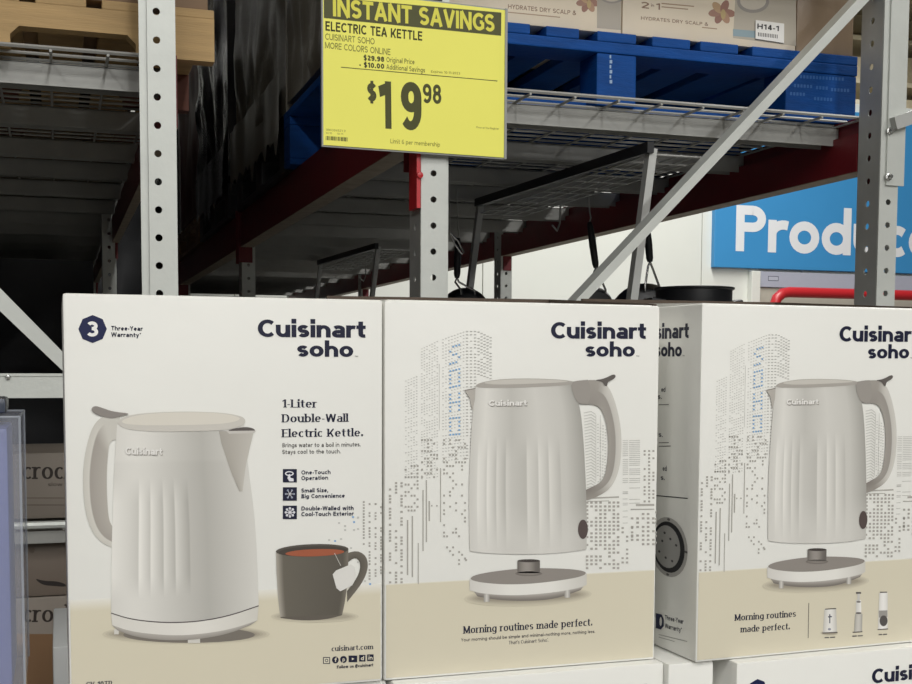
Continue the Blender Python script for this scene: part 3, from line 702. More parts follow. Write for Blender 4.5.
dots(pb, (622.5, 627, 632), 528, 566, 4.3, .6, 2.3, 1.9, DOT); dots(pb, (632, 637.5, 643, 648, 653.2), 514, 546, 4.3, .62, 2.6, 2.1, DOT)
for k in range(6): pb.line((622.5, 493+k*6), (627.5, 492.8+k*6), .6, DOTL)
sky2 = pb.build('printed_skyline', box2, 2)
pb = PB(f2)
pb.text('Morning routines made perfect.', (463.4, 633.6), (592.2, 625.4), 7.3, NAVY, **SERIF)
pb.text('Your morning should be simple and minimal~nothing more, nothing less.', (461, 641.6), (595, 632.8), 3.3, (70, 68, 70), w=.12, track=.1)
pb.text("That's Cuisinart Soho'.", (508.6, 644.4), (548.3, 641.6), 3.5, NAVY, w=.11, t=.06)
pb.build('printed_slogan', box2, 2)
# carton 3 shares the art of carton 2 and has its own slogan
for ch in list(box2.children):
    if ch.name.split('.')[0] in ('printed_tabletop', 'printed_kettle', 'printed_logo', 'printed_skyline'):
        c = ch.copy(); COL.objects.link(c); c.parent = box3
        if 'tabletop' not in ch.name: c.location.x = -.0015
pb = PB(f3)
pb.text('Morning routines', (734.6, 620.8), (795.6, 616.6), 6.4, NAVY, **SERIF); pb.text('made perfect.', (740.4, 632.4), (789.6, 629.2), 6.4, NAVY, **SERIF)
pb.line((808.6, 603), (808, 638), .7, (110, 106, 98))
pb.build('printed_slogan', box3, 2)
pb = PB(f3)
A8 = lambda x, y: (752+x/5.7, 600+y/5.7)
for k in range(3): pb.ell(*A8(440, 188), 9-k, 2.4-k*.5, lerp(TABLE, (150, 142, 126), .3+.25*k)).lift(.000006)
pb.strip([A8(412, 50), A8(402, 186)], [A8(478, 48), A8(484, 182)], lambda s, t: lerp((190, 187, 180), (226, 224, 219), math.sin(math.pi*s)), 4, 6); pb.lift()
pb.line(A8(416, 52), A8(478, 48), 1.0, (80, 76, 72)); pb.line(A8(400, 188), A8(486, 184), 1.2, (96, 90, 84)); pb.line(A8(442, 80), A8(442, 132), 1.1, (96, 98, 110)); pb.line(A8(432, 96), A8(454, 94), 1.3, (96, 98, 110)); pb.ell(*A8(440, 166), 1.6, 1.2, (150, 152, 160))
pb.strip([A8(586, 80), A8(580, 182)], [A8(628, 78), A8(626, 180)], lambda s, t: lerp((160, 157, 150), (196, 193, 186), math.sin(math.pi*s)), 4, 6); pb.line(A8(572, 184), A8(628, 180), 1.1, (90, 85, 80))
pb.strip([A8(592, 0), A8(590, 74)], [A8(620, 0), A8(622, 74)], lambda s, t: lerp((200, 198, 192), (232, 230, 226), s), 4, 3); pb.lift(); pb.ell(*A8(606, 74), 3.0, .9, (96, 92, 90)); pb.ell(*A8(606, 10), 2.2, 1.0, (120, 116, 112)); pb.line(A8(606, -40), A8(606, 4), 2.4, (196, 194, 190)); pb.rect(*A8(592, -46), *A8(620, -36), (90, 86, 84))
pb.strip([A8(724, -40), A8(716, 168)], [A8(772, -42), A8(772, 164)], lambda s, t: lerp((210, 207, 201), (232, 230, 226), math.sin(math.pi*s)), 4, 4); pb.lift()
pb.strip([A8(722, 60), A8(722, 100)], [A8(770, 58), A8(770, 98)], lambda s, t: (150, 147, 142), 2, 2); pb.lift(); pb.ell(*A8(748, 118), 4.0, 5.4, (84, 80, 78)); pb.line(A8(714, 168), A8(774, 164), .9, (90, 84, 80)); pb.rect(*A8(728, -48), *A8(768, -42), (90, 86, 84))
for x, w_ in ((412, 60), (570, 60), (720, 48)): pb.line(A8(x, 214-(x-412)*.055), A8(x+w_*.42, 212.8-(x-412)*.055), 1.1, (96, 94, 92)); pb.line(A8(x+w_*.52, 212.6-(x-412)*.055), A8(x+w_, 211-(x-412)*.055), 1.1, (96, 94, 92))
pb.build('printed_appliances', box3, 2)
# left side face of carton 3
rz3 = math.radians(2.2); c3 = Vector((math.cos(rz3), math.sin(rz3), 0)); q3 = Vector((-math.sin(rz3), math.cos(rz3), 0))
fs = Frame(f3.O+q3*BX_D, -q3, (0, 0, 1), -c3)
ur, vr = fs.uv((689.0, 338)); lw = f2.uv((645.9, 338.9))[0]-f2.uv((550.9, 338.6))[0]; cap = .0118
us, vs_ = fs.uv((682, 356.4))
pb = PB(fs, False)
pb.text('Cuisinart', (ur-lw, vr), (ur, vr), cap, NAVY, **LOGO); pb.text('soho', (us-lw*.52, vs_), (us, vs_), cap*.9, NAVY, **LOGO); pb.text('TM', (us+.001, vs_), (us+.004, vs_), .001, GREY, w=.12)
pb.build('printed_logo', box3, 2)
pb = PB(fs)
for y, xr, bold in ((392, 665.5, 1), (399, 662, 1), (404.5, 669, 0), (437, 663, 1), (442.5, 669, 0), (446, 671, 0), (471, 667, 1), (480, 665, 1)):
    if y == 437: pb.build('printed_side_text', box3, 2); pb = PB(fs)
    if bold: pb.text('ed' if y in (392, 471) else 's.', (xr-4, y-.2), (xr, y), 5, (60, 60, 70), w=.12)
    else: pb.line((659, y+.3), (xr, y), .8, (120, 118, 116))
pb.build('printed_side_text', box3, 2); pb = PB(fs); pb.line((650, 495), (688, 498.4), 1.0, (40, 40, 46)); pb.build('printed_rule', box3, 2); pb = PB(fs)
cu, cv = fs.uv((668.5, 547)); ru = abs(fs.uv((685.5, 547))[0]-cu); rv = abs(fs.uv((668.5, 573.5))[1]-cv)
pb.px = False
pb.ell(cu, cv, ru*1.14, rv*1.12, (170, 168, 164)); pb.lift(); pb.ell(cu, cv, ru*.98, rv*.96, (30, 30, 34)); pb.lift(); pb.ell(cu-.002, cv, ru*.80, rv*.80, (156, 155, 152)); pb.lift()
for a_, r_ in ((.3, .5), (2.0, .55), (2.7, .4), (3.6, .6), (4.4, .45), (5.2, .55), (1.2, .35)): pb.ell(cu+ru*r_*math.cos(a_), cv+rv*r_*math.sin(a_), ru*.07, rv*.05, (60, 60, 62), 8)
for a_ in range(4): pb.ell(cu+ru*1.06*math.cos(a_*math.pi/2), cv+rv*1.04*math.sin(a_*math.pi/2), ru*.09, rv*.05, (90, 88, 86), 8)
pb.build('printed_dial', box3, 2); pb = PB(fs)
pb.poly([(656, 613), (662, 614.5), (664, 619), (664, 626), (661, 629.5), (656, 628)], (36, 40, 72)); pb.lift(); pb.ell(661, 621.5, 1.2, 4.5, (220, 218, 214))
pb.text('Three-Year', (665.3, 619.5), (683.8, 624), 4.6, NAVY, w=.11); pb.text('Warranty*', (665.3, 627.8), (682.2, 632.5), 4.6, NAVY, w=.11)
pb.line((659, 634.5), (687.5, 641.5), .5, (140, 138, 134)); pb.line((659, 637), (675, 641.5), .5, (140, 138, 134))
pb.build('printed_warranty', box3, 2)
# lower layers of the pallet display
def low_copy(x, y, z, label, rz=0.0, group='kettle cartons of the lower layer', skip=()):
    c = Vector((math.cos(rz), math.sin(rz), 0)); q = Vector((-math.sin(rz), math.cos(rz), 0))
    return dup(box1, Vector((x, y, z))+c*BX_W/2+q*BX_D/2, label, rz, group, skip)
ZL = ZB-.0005-BX_H
pl = onZ(737, 662.5, ZB); pm = onZ(671, 665, ZB); pe = onZ(664, 662, ZB)
low_copy(XB1+.004, YB+.004, ZL, 'white carton underneath the kettle and mug carton at the bottom edge')
low_copy(pe.x-BX_W, pe.y, ZL, 'white carton underneath the middle skyline carton at the bottom edge')
LOWR = low_copy(pl.x, pl.y, ZL, 'white carton with logo underneath the rightmost skyline carton', math.radians(1.5))
pw = .9*(onZ(727, 664, ZB)-pm).length
fill, ff = carton('filler_box', pm.x, pm.y+.004, ZL, 'narrow plain white carton wedged between two lower kettle cartons', w=pw, d=.19, flap=False, group='kettle cartons of the lower layer')
fill['category'] = 'box'
SK = ('printed_model_code', 'printed_kettle', 'printed_mug', 'printed_headline', 'printed_footer', 'printed_skyline', 'printed_badge')
for lay in range(1, 4):
    z = ZL-BX_H*lay-.0005*lay
    for cn, x in (('left', XB1+.004), ('middle', XB1+.004+BX_W+.003), ('right', XB1+.004+2*(BX_W+.003))):
        low_copy(x, YB+.006, z, 'white kettle carton below the picture edge, '+cn+' column, '+('second', 'third', 'fourth')[lay-1]+' layer down', 0, 'kettle cartons stacked below the frame', SK)
zp = ZL-BX_H*3-.002
def wood_pallet(name, x0, x1, y0, y1, z0, z1, label, m, cat='pallet', group=None, blocks=True, nb=7, bl=.10):
    """boards run along x; blocks or stringers along y"""
    o = thing(name, ((x0+x1)/2, (y0+y1)/2, z0), label, cat, group)
    t = .02; h = z1-z0
    n = nb; wd = .098
    for k in range(n):
        y = y0+(y1-y0-wd)*k/(n-1); MB().bevbox(x0, x1, y, y+wd, z1-t, z1, .003).build('deck_board', m, o)
    for k in range(3):
        y = y0+(y1-y0-wd)*k/2; MB().bevbox(x0, x1, y, y+wd, z0, z0+t*.8, .003).build('bottom_board', m, o)
        for j in range(3):
            x = x0+(x1-x0-.1)*j/2
            MB().bevbox(x, x+.1, y+.002, y+wd-.002, z0+t*.8, z1-2*t, .003).build('block', m, o)
    for j in range(3):
        x = x0+(x1-x0-.1)*j/2; MB().bevbox(x, x+.1, y0, y1, z1-2*t, z1-t, .003).build('stringer_board', m, o)
    return o
wood_pallet('wood_pallet', -.02, 1.0, YB-.01, YB+1.08, 0.0, zp, 'wooden pallet under the stack of kettle cartons', WOOD)
# ================================================================== pallet racking
PITCH_ = .0508
def hole_z0(px, py): z = onY(px, py, YR).z; return z-PITCH_*.5-math.floor((z-PITCH_*.5)/PITCH_)*PITCH_
ZTOP = 3.7; NC = int(ZTOP/PITCH_)-1
DEPTH = .080
def upright(parent, xa, xb, y, z0, x_hole0=None, x_hole1=None, lip_l=0.0, lip_r=0.0, hole=.0062, web_holes=True):
    """C-section post: holed front face xa..xb, holed webs going back, open rear"""
    h0 = xa if x_hole0 is None else x_hole0; h1 = xb if x_hole1 is None else x_hole1
    mb = MB(); up = (0, 0, 1)
    mb.plate((h0, y, z0), (1, 0, 0), up, (0, 1, 0), h1-h0, NC, hole, PITCH_)
    zt = z0+NC*PITCH_
    if h0 > xa+1e-4: mb.box(xa, h0, y, y+.003, z0, zt)
    if h1 < xb-1e-4: mb.box(h1, xb, y, y+.003, z0, zt)
    mb.box(xa, xb, y, y+.003, 0, z0)
    if lip_l: mb.box(xa-lip_l, xa, y+.006, y+.009, 0, zt)
    if lip_r: mb.box(xb, xb+lip_r, y+.004, y+.007, 0, zt)
    o = mb.build('upright', GALV, parent)
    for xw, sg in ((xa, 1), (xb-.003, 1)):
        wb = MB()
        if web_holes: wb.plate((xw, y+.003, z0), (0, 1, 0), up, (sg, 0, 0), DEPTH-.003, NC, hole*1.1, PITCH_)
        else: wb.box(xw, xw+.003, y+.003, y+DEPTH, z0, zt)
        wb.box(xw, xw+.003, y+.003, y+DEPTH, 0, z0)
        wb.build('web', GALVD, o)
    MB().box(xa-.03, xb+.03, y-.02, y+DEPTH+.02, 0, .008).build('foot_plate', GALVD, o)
    return o
def slanted(parent, name, m, A, B, C_, D_, depth):
    """bar whose front face is the quad A B C D (A-B one edge, D-C the other), going back by depth"""
    k = Vector((0, depth, 0)); pts = [Vector(p) for p in (A, B, C_, D_)]
    mb = MB().hexa(pts+[p+k for p in pts]); return mb.build(name, m, parent)
def ext(P, Q, x):                                   # point on line P-Q at a given x
    t = (x-P.x)/(Q.x-P.x); return P+(Q-P)*t
xm0, xm1 = onY(421, 200, YR).x, onY(446, 200, YR).x
xr0, xr1 = onY(879.2, 200, YR).x, onY(897.5, 200, YR).x
xl0, xl1 = onY(149, 200, YR).x, onY(177.2, 200, YR).x
# --- right rack: end frame between the middle and the right post
fr_r = thing('pallet_rack', ((xm0+xr1)/2, YR+.03, 0), 'grey steel end frame of the right rack with a diagonal brace', 'rack', 'rack end frames')
upright(fr_r, xm0, xm1, YR, hole_z0(435.2, 173.4), lip_r=.006)
upr = upright(fr_r, xr0, xr1, YR, hole_z0(889, 106.8+3), hole=.0066)
YB_ = YR+.012
a0, b0 = onY(857, 0, YB_), onY(576, 300, YB_); a1, b1 = onY(869.5, 0, YB_), onY(587.3, 300, YB_)
xe0, xe1 = xm1+.002, xr0-.004
slanted(fr_r, 'diagonal_brace', GALV, ext(a0, b0, xe1), ext(a0, b0, xe0), ext(a1, b1, xe0), ext(a1, b1, xe1), .05)
ztop = ext(a0, b0, xe1).z; zlow = ext(a0, b0, xe0).z
for z in (.25, zlow-.09, ztop+.06, 3.3): MB().box(xm1+.001, xr0-.001, YB_, YB_+.05, z, z+.045).build('horizontal_brace', GALV, fr_r)
# --- left rack end frame
fr_l = thing('pallet_rack', (xl0-.45, YR+.03, 0), 'grey steel end frame of the left rack, its post left of the price sign', 'rack', 'rack end frames')
upright(fr_l, xl0, xl1, YR, hole_z0(158.3, 11.6), x_hole0=xl0, x_hole1=onY(168, 200, YR).x, lip_l=.014, hole=.0066)
upright(fr_l, xl0-1.02, xl0-1.02+(xl1-xl0), YR, hole_z0(158.3, 11.6))
a0, b0 = onY(0, 288, YB_), onY(62.4, 351.6, YB_); a1, b1 = onY(0, 311, YB_), onY(62.4, 370.5, YB_)
xe0, xe1 = xl0-.015, xl0-.96
slanted(fr_l, 'diagonal_brace', GALV, ext(a0, b0, xe1), ext(a0, b0, xe0), ext(a1, b1, xe0), ext(a1, b1, xe1), .05)
zh1, zh0 = onY(30, 374, YB_).z, onY(30, 398, YB_).z
hb = MB().box(xe1, xe0, YB_, YB_+.05, zh0, zh1).build('horizontal_brace', GALV, fr_l)
MB().box(xe1, xe0, YB_-.002, YB_+.006, zh1-.004, zh1+.001).build('flange', GALV, hb)
MB().lathe([(0, .004), (.004, .0035), (.005, 0)], (onY(8, 377, YB_).x, YB_-.002, onY(8, 377, YB_).z), (0, -1, 0), 10).build('bolt', CHROME, hb)
MB().box(xe1, xe0, YB_, YB_+.05, .25, .295).build('horizontal_brace', GALV, fr_l)
# splice plate, bolts and side arm on the right post
zs0 = onY(895, 186, YR).z
sp = MB().box(xr0+.014, xr1+.012, YR-.005, YR, zs0, ZTOP-.1).build('splice_plate', GALV, fr_r)
for px, py in ((889.5, 131), (888.2, 177)):
    p = onY(px, py, YR-.005); MB().lathe([(0, .012), (.0045, .012), (.0055, .008), (.0055, .004), (.009, .003), (.009, 0)], p, (0, -1, 0), 6).build('bolt', CHROME, sp)
pa = onY(893, 124, YR-.012); pz = onY(940, 104, YR-.012)
MB().bar(pa+Vector((0, .0, 0)), pz+Vector((.25, 0, .08)), .02, .028, (0, 0, 1)).build('side_arm', GALVD, fr_r)
# thin seam strip across brace and post
# --- frames one, two, three bays back
FARY = [YR+2.43, YR+4.86, YR+7.29]
for i, y in enumerate(FARY):
    f2_ = thing('pallet_rack', ((xm0+xr1)/2, y+.03, 0), ('grey steel frame of the right rack one bay behind the sign', 'grey steel frame of the right rack two bays back', 'grey steel frame at the far end of the right rack')[i], 'rack', 'rack end frames')
    upright(f2_, xm0, xm1, y, .02); upright(f2_, xr0, xr1, y, hole_z0(889, 106.8))
    for z in (.25, 3.3): MB().box(xm1+.001, xr0-.001, y+.012, y+.062, z, z+.045).build('horizontal_brace', GALV, f2_)
    MB().bar((xm1, y+.03, 2.35), (xr0, y+.03, 3.3), .03, .03).build('diagonal_brace', GALV, f2_)
    f3_ = thing('pallet_rack', (xl0-.45, y+.03, 0), ('grey steel frame of the left rack one bay back', 'grey steel frame of the left rack two bays back', 'grey steel frame at the far end of the left rack')[i], 'rack', 'rack end frames')
    upright(f3_, xl0, xl1, y, .02); upright(f3_, xl0-1.02, xl0-1.02+(xl1-xl0), y, .02)
    for z in (.25, 3.3): MB().box(xl1-1.02, xl0, y+.012, y+.062, z, z+.045).build('horizontal_brace', GALV, f3_)
# --- red load beams along the bays
ZD = onY(680, 100.6, 2.370).z                          # wire deck top
ZDL = onY(70, 46.2, 2.370).z
zb = onY(856, 171.5, YR+DEPTH+.005).z                    # beam underside
xbr = onY(856, 171.5, YR+DEPTH+.005).x
xbm = onZ(299, 210, zb).x; xbm2 = onZ(330, 199.9, zb).x
xbl = onZ(127, 210, zb).x
print('beams', xbr, xbm, xbm2, xbl, 'z', zb, ZD, ZDL, 'posts', xm0, xm1, xr0, xr1, xl0, xl1)
def load_beam(xa, xb, y0, y1, ztop, side, label):
    """step beam: body plus a lower shelf step on the inner side; connector plates at both ends"""
    o = thing('load_beam', ((xa+xb)/2, (y0+y1)/2, zb), label, 'beam', 'red load beams')
    inner = (xa, xa+.016) if side < 0 else (xb-.016, xb)
    if side < 0: MB().box(xa+.016, xb, y0, y1, zb, ztop).box(xa, xa+.016, y0, y1, zb, ztop-.04).build('beam_body', RED, o)
    else: MB().box(xa, xb-.016, y0, y1, zb, ztop).box(xb-.016, xb, y0, y1, zb, ztop-.04).build('beam_body', RED, o)
    MB().box(xa, xb, y0, y1, zb-.0015, zb).build('worn_underside', WORN, o)
    for y in (y0-.004, y1-.001):
        c = MB().box(xa-.006 if side > 0 else xa+.01, xb-.004, y, y+.005, zb-.06, ztop+.02).build('end_plate', RED, o)
    return o
BAYS = [(YR+DEPTH+.004, FARY[0]-.004), (FARY[0]+DEPTH+.004, FARY[1]-.004), (FARY[1]+DEPTH+.004, FARY[2]-.004)]
WORDS = ('nearest bay', 'second bay back', 'third bay back')
for i, (y0, y1) in enumerate(BAYS):
    load_beam(xbr, xbr+.05, y0, y1, ZD, -1, 'red steel load beam at right post, '+WORDS[i])
    load_beam(xbm, xbm+.05, y0, y1, ZD, 1, 'red steel load beam behind the price sign, '+WORDS[i])
    load_beam(xbl, xbl+.024, y0, y1, ZDL, -1, 'red steel load beam behind the left post, '+WORDS[i])
    load_beam(xbl-.98, xbl-.93, y0, y1, ZDL, 1, 'red steel load beam on the far side of the left rack, '+WORDS[i])
# red bracket beside the middle post
br = thing('beam_connector', (xm0-.006, YR+.02, 1.70), 'bright red beam connector clipped on the post under the price sign', 'bracket')
zc0, zc1 = onY(409, 209, YR+.02).z, onY(409, 150, YR+.02).z
MB().box(xm0-.010, xm0-.002, YR-.004, YR+.05, zc0, zc1).build('plate', REDP, br)
MB().lathe([(0, .006), (.006, .005), (.007, 0)], (xm0-.004, YR-.004, zc0+(zc1-zc0)*.55), (0, -1, 0), 10).build('bolt', REDP, br)
# --- wire decks
def wire_deck(x0, x1, y0, y1, z, label):
    o = thing('wire_deck', ((x0+x1)/2, (y0+y1)/2, z-.05), label, 'shelf deck', 'galvanised wire decks')
    r = .0030; mb = MB(); y = y0+r
    while y < y1:
        mb.tube([(x0, y, z-r), (x1, y, z-r)], r if y > y0+.02 else .004, 5); y += .0508
    x = x0+.03
    while x < x1:
        mb.tube([(x, y0-.003, z-3*r), (x, y1, z-3*r)], r, 5); x += .1016
    mb.build('wire_grid', WIRE, o)
    for yy in (y0+.085, y0+.50, y0+.92):
        h = .042; m2 = MB().box(x0, x1, yy, yy+.0025, z-.012-h, z-.012).box(x0, x1, yy, yy+.05, z-.0135, z-.011).box(x0, x1, yy+.0475, yy+.05, z-.012-h, z-.012)
        m2.build('channel', ZINC, o)
    return o
for i, (y0, y1) in enumerate(BAYS):
    for k in (0, 1):
        ya = y0+.006+k*1.172
        nm = (('front', 'rear')[k])+' half of the '+WORDS[i]
        wire_deck(xbm+.036, xbr+.014, ya, ya+1.155, ZD, 'wire deck in the right rack, '+nm)
        wire_deck(xbl-.944, xbl+.014, ya, ya+1.155, ZDL, 'wire deck in the left rack, '+nm)
# ================================================================== goods on the decks
ZP = ZD+.001
# blue block pallet with wrapped shampoo cartons
PX0, PX1 = xbm-.03, onY(857, 95, 2.47).x
PY0, PY1 = 2.47, 3.60
zpt = onY(617, 32.5, PY0).z
bp = thing('blue_pallet', ((PX0+PX1)/2, (PY0+PY1)/2, ZP), 'blue painted wooden pallet on the wire deck right of the price sign', 'pallet', 'blue pallets')
hh = zpt-ZP; t = .020
def px_x(px, y=PY0): return onY(px, 70, y).x
for k in range(3):
    y = PY0+(PY1-PY0-.1)*k/2
    yb_ = y+(.06 if k == 0 else 0); MB().bevbox(PX0, PX1, yb_, yb_+.1, ZP, ZP+.018, .003).build('bottom_board', BLUE, bp)
    MB().bevbox(PX0, PX1, y+.0, y+.1, zpt-.046, zpt-.022, .003).build('stringer_board', BLUE, bp)
    for j, (xa, xb) in enumerate(((PX0, PX0+.14), (px_x(597.5), px_x(637)), (px_x(787), PX1))):
        MB().bevbox(xa, xb, y+.003, y+.097, ZP+(.0 if k == 0 else .018), zpt-.046, .004).build('block', BLUE, bp)
xs = [PX0+.002, px_x(548)-.01, px_x(600), px_x(653), px_x(706), px_x(760), px_x(812)]
for k, xa in enumerate([PX0, px_x(546), px_x(597), px_x(652), px_x(700), px_x(752), px_x(806)]):
    xb = [px_x(530), px_x(579), px_x(636), px_x(690), px_x(738), px_x(800), PX1][k]
    MB().bevbox(xa, xb, PY0, PY1, zpt-.022, zpt, .003).build('deck_board', BLUE, bp)
fb = Frame((0, PY0+.003, 0), (1, 0, 0), (0, 0, 1), (0, -1, 0)); pb = PB(fb)
for k, y in enumerate((55, 60, 65, 70, 75, 80)): pb.rect(609.6, y, 611.2+(k % 2), y+3.4, (150, 176, 206))
pb.build('stencil', bp, 1); pb = PB(fb)
for (x0_, x1_, y_) in ((800, 842, 75), (794, 812, 84), (816, 826, 86), (831, 848, 88), (790, 806, 92), (814, 832, 97)):
    x_ = x0_
    while x_ < x1_: pb.rect(x_, y_+(x_-x0_)*.06, x_+2.1, y_+3.2+(x_-x0_)*.06, (52, 104, 172)); x_ += 3.2
pb.build('stencil', bp, 1)
# cartons
zc = zpt+.001; ctop = zc+.30
CY0 = PY0+.014
def big_box(name, x0, x1, y0, y1, z0, z1, m, label, cat='box', group=None, bev=.004):
    o = thing(name, ((x0+x1)/2, (y0+y1)/2, z0), label, cat, group)
    MB().bevbox(x0, x1, y0, y1, z0, z1, bev).build('carton_body', m, o, smooth=True); return o
xA = PX0+.01; xB = onY(596, 20, CY0).x; xC = onY(622.5, 20, CY0).x; xD = onY(742, 20, CY0).x; xE = onY(797, 20, CY0).x; xF = PX1-.004
CG = 'stretch-wrapped cartons on the blue pallet'
cA = big_box('shampoo_carton', xA, xC-.002, CY0, CY0+.36, zc, ctop, TAN, 'tan printed carton nearest the price sign on the blue pallet', group=CG)
cC = big_box('shampoo_carton', xC, xE-.002, CY0, CY0+.36, zc, ctop, TAN, 'tan printed carton with a flower and the H14-1 tag on it', group=CG)
cE = big_box('shampoo_carton', xE, xF, CY0, CY0+.36, zc, ctop, TAN2, 'taupe wrapped carton at the right end of the blue pallet', group=CG)
fc = Frame((0, CY0, 0), (1, 0, 0), (0, 0, 1), (0, -1, 0))
BRN = (140, 112, 92); LB = (170, 146, 122)
def flower(pb, x, y, k=1.0):
    for a_, c_ in ((0.2, (158, 118, 104)), (1.1, (176, 140, 116)), (2.0, (150, 112, 100)), (3.0, (160, 124, 108)), (4.0, (186, 156, 122)), (5.1, (156, 116, 102))):
        pb.ell(x+6*k*math.cos(a_), y+5*k*math.sin(a_), 6*k, 3.4*k, c_, 14, rot=a_); pb.lift(.00001)
    pb.ell(x+1*k, y+2*k, 2.2*k, 4.5*k, (184, 162, 116), 12)
pb = PB(fc)
pb.text('HYDRATES DRY SCALP &', (508, 8.5), (576, 15.2), 4.4, BRN, w=.12); pb.line((508, 12.2), (560, 17.3), 1.1, LB)
flower(pb, 588, 2)
pb.poly([(597, -14), (621, -14), (621, 30), (597, 28)], (172, 164, 152)); pb.lift(); pb.ell(612, -5, 13, 8.5, (150, 144, 138)); pb.lift(); pb.ell(612, -5, 10.5, 6.6, (200, 190, 176))
pb.build('printed_art', cA, 1)
pb = PB(fc)
pb.text('2', (641, 8), (649, 8.8), 6.4, BRN, w=.12); pb.text('in', (651, 6.6), (654, 6.9), 3, BRN, w=.12); pb.text('1', (656, 9.4), (660, 9.8), 6.4, BRN, w=.13)
pb.line((661.5, 3.4), (694, 6.4), 1.2, LB); pb.line((661.5, 6.8), (688, 9.3), 1.2, LB)
pb.text('HYDRATES DRY SCALP &', (641, 19.6), (708, 26), 3.4, BRN, w=.12); pb.line((702, 27.4), (717, 28.9), 1.1, LB)
flower(pb, 722, 12, 1.15)
pb.poly([(736, -14), (796, -10), (796, 46), (733, 38)], (180, 172, 158)); pb.lift()
pb.ell(753, 2, 16, 11, (152, 146, 140)); pb.lift(); pb.ell(753, 1, 13, 8.8, (196, 188, 174)); pb.lift()
pb.poly([(733, 29), (756, 31), (756, 38), (733, 36)], (140, 160, 168))
pb.build('printed_art', cC, 1)
pt = thing('rack_tag', onY(770, 42, CY0-.004), 'white H14-1 location tag stuck on the tan carton', 'tag')
ft = Frame((0, CY0-.004, 0), (1, 0, 0), (0, 0, 1), (0, -1, 0))
A, B, C_, D_ = [onY(x_, y_, CY0-.004) for x_, y_ in ((755.8, 20), (784.2, 23.6), (784, 43), (755.6, 38.6))]
MB().hexa([D_, C_, B, A]+[p+Vector((0, .0015, 0)) for p in (D_, C_, B, A)]).build('tag_card', LABEL, pt)
pb = PB(ft); pb.text('H14-1', (757.2, 28.6), (778.8, 31.2), 5.2, (40, 38, 38), w=.15); 
for k in range(12): pb.rect(758+k*1.7, 32.4+k*.2, 758.9+k*1.7, 36.2+k*.2, (110, 106, 104) if k % 4 else (60, 58, 58))
pb.build('printed_text', pt, 1)
# second layer of cartons (above the frame) so that light and sight stop there
big_box('shampoo_carton', xA, xC-.002, CY0+.01, CY0+.37, ctop+.001, ctop+.31, TAN, 'tan carton of the second layer on the blue pallet, left', group=CG)
big_box('shampoo_carton', xC, xF, CY0+.01, CY0+.37, ctop+.001, ctop+.31, TAN, 'tan carton of the second layer on the blue pallet, right', group=CG)
def wrapped(name, x0, x1, y0, y1, z0, z1, m, label, seed, amp=.03, skirt=0.0, group='stretch-wrapped pallet loads', nx=10, ny=34, nz=30):
    """pallet load under loose stretch film: a box of grids pushed about by noise, a ragged skirt hanging on its left, an added light-stopping sheet on its right"""
    o = thing(name, ((x0+x1)/2, (y0+y1)/2, z0), label, 'pallet load', group)
    mb = MB()
    def dsp(p, n):
        q = Vector((p.x*2, p.y*3.2, p.z*1.6))+Vector((seed*7.3, 0, 0)); d = noise.fractal(q, 1.0, 2.0, 4); c = noise.ridged_multi_fractal(q*1.7, 1.0, 2.0, 3, 1.0, 2.0)
        return p+n*amp*(d*.8+c*.35-.3)
    def grid(O, ex, ey, n, a, b, sk=0):
        base = len(mb.v)
        for i in range(a+1):
            for j in range(b+1):
                p = O+ex*(i/a)+ey*(j/b)
                if sk and j == 0: p = p-Vector((0, 0, sk*(.35+.65*abs(noise.noise(Vector((i*.35, seed, 0)))*1.6))))
                e = min(i, a-i, j, b-j); mb.v.append(dsp(p, n) if e > 0 or sk else p)
        for i in range(a):
            for j in range(b): k = base+i*(b+1)+j; mb.f.append((k, k+b+1, k+b+2, k+1))
    X, Y, Z = Vector((x1-x0, 0, 0)), Vector((0, y1-y0, 0)), Vector((0, 0, z1-z0)); O = Vector((x0, y0, z0))
    grid(O, Y, Z, Vector((-1, 0, 0)), ny, nz); grid(O, X, Z, Vector((0, -1, 0)), nx, nz); grid(O+X, Y, Z, Vector((1, 0, 0)), ny, nz)
    grid(O+Z, X, Y, Vector((0, 0, 1)), nx, ny); grid(O, X, Y, Vector((0, 0, -1)), 2, 2); grid(O+Y, X, Z, Vector((0, 1, 0)), 4, 4)
    mb.build('stretch_film', m, o, smooth=True)
    for sx_, skirt in ((-1, skirt), (1, .165 if skirt else 0)):  # right-hand sheet is added to keep the opening under the load dark
        if not skirt: continue
        mb = MB(); n_ = 40
        for i in range(n_+1):
            y = y0+(y1-y0)*i/n_; dr = skirt*(.45+.55*abs(noise.noise(Vector((i*.23, seed, 0)))*1.8))
            for j in range(9):
                z = max(z0+.12-(dr+.12)*j/8, z0-.155); mb.v.append(Vector(((x0 if sx_ < 0 else x1+.02)+sx_*(.012+amp*.25*(1+noise.noise(Vector((y*6, z*2, seed))))), y, z)))
        for i in range(n_):
            for j in range(8): k = i*9+j; mb.f.append((k, k+9, k+10, k+1))
        mb.build('film_skirt_or_light_stop', m, o, smooth=True)
    return o
ZT = ZD+1.25
wrapped('wrapped_load', xbm-.02, PX1-.02, CY0+.44, PY1-.01, zpt+.03, ZT, WRAPG, 'grey stretch-wrapped load left of the price sign on the blue pallet', 3, .03)
mb = MB(); xx_ = PX1+.006
mb.hexa([(xx_, PY0+.11, ZP+.02), (xx_+.001, PY0+.11, ZP+.02), (xx_+.001, PY1, ZP+.02), (xx_, PY1, ZP+.02), (xx_, PY0+.11, zpt+.1), (xx_+.001, PY0+.11, zpt+.1), (xx_+.001, PY1, zpt+.1), (xx_, PY1, zpt+.1)]).build('film_skirt_or_light_stop', WRAPD, bpy.data.objects['wrapped_load'])  # added dark sheet, shuts out the bright gap through the pallet
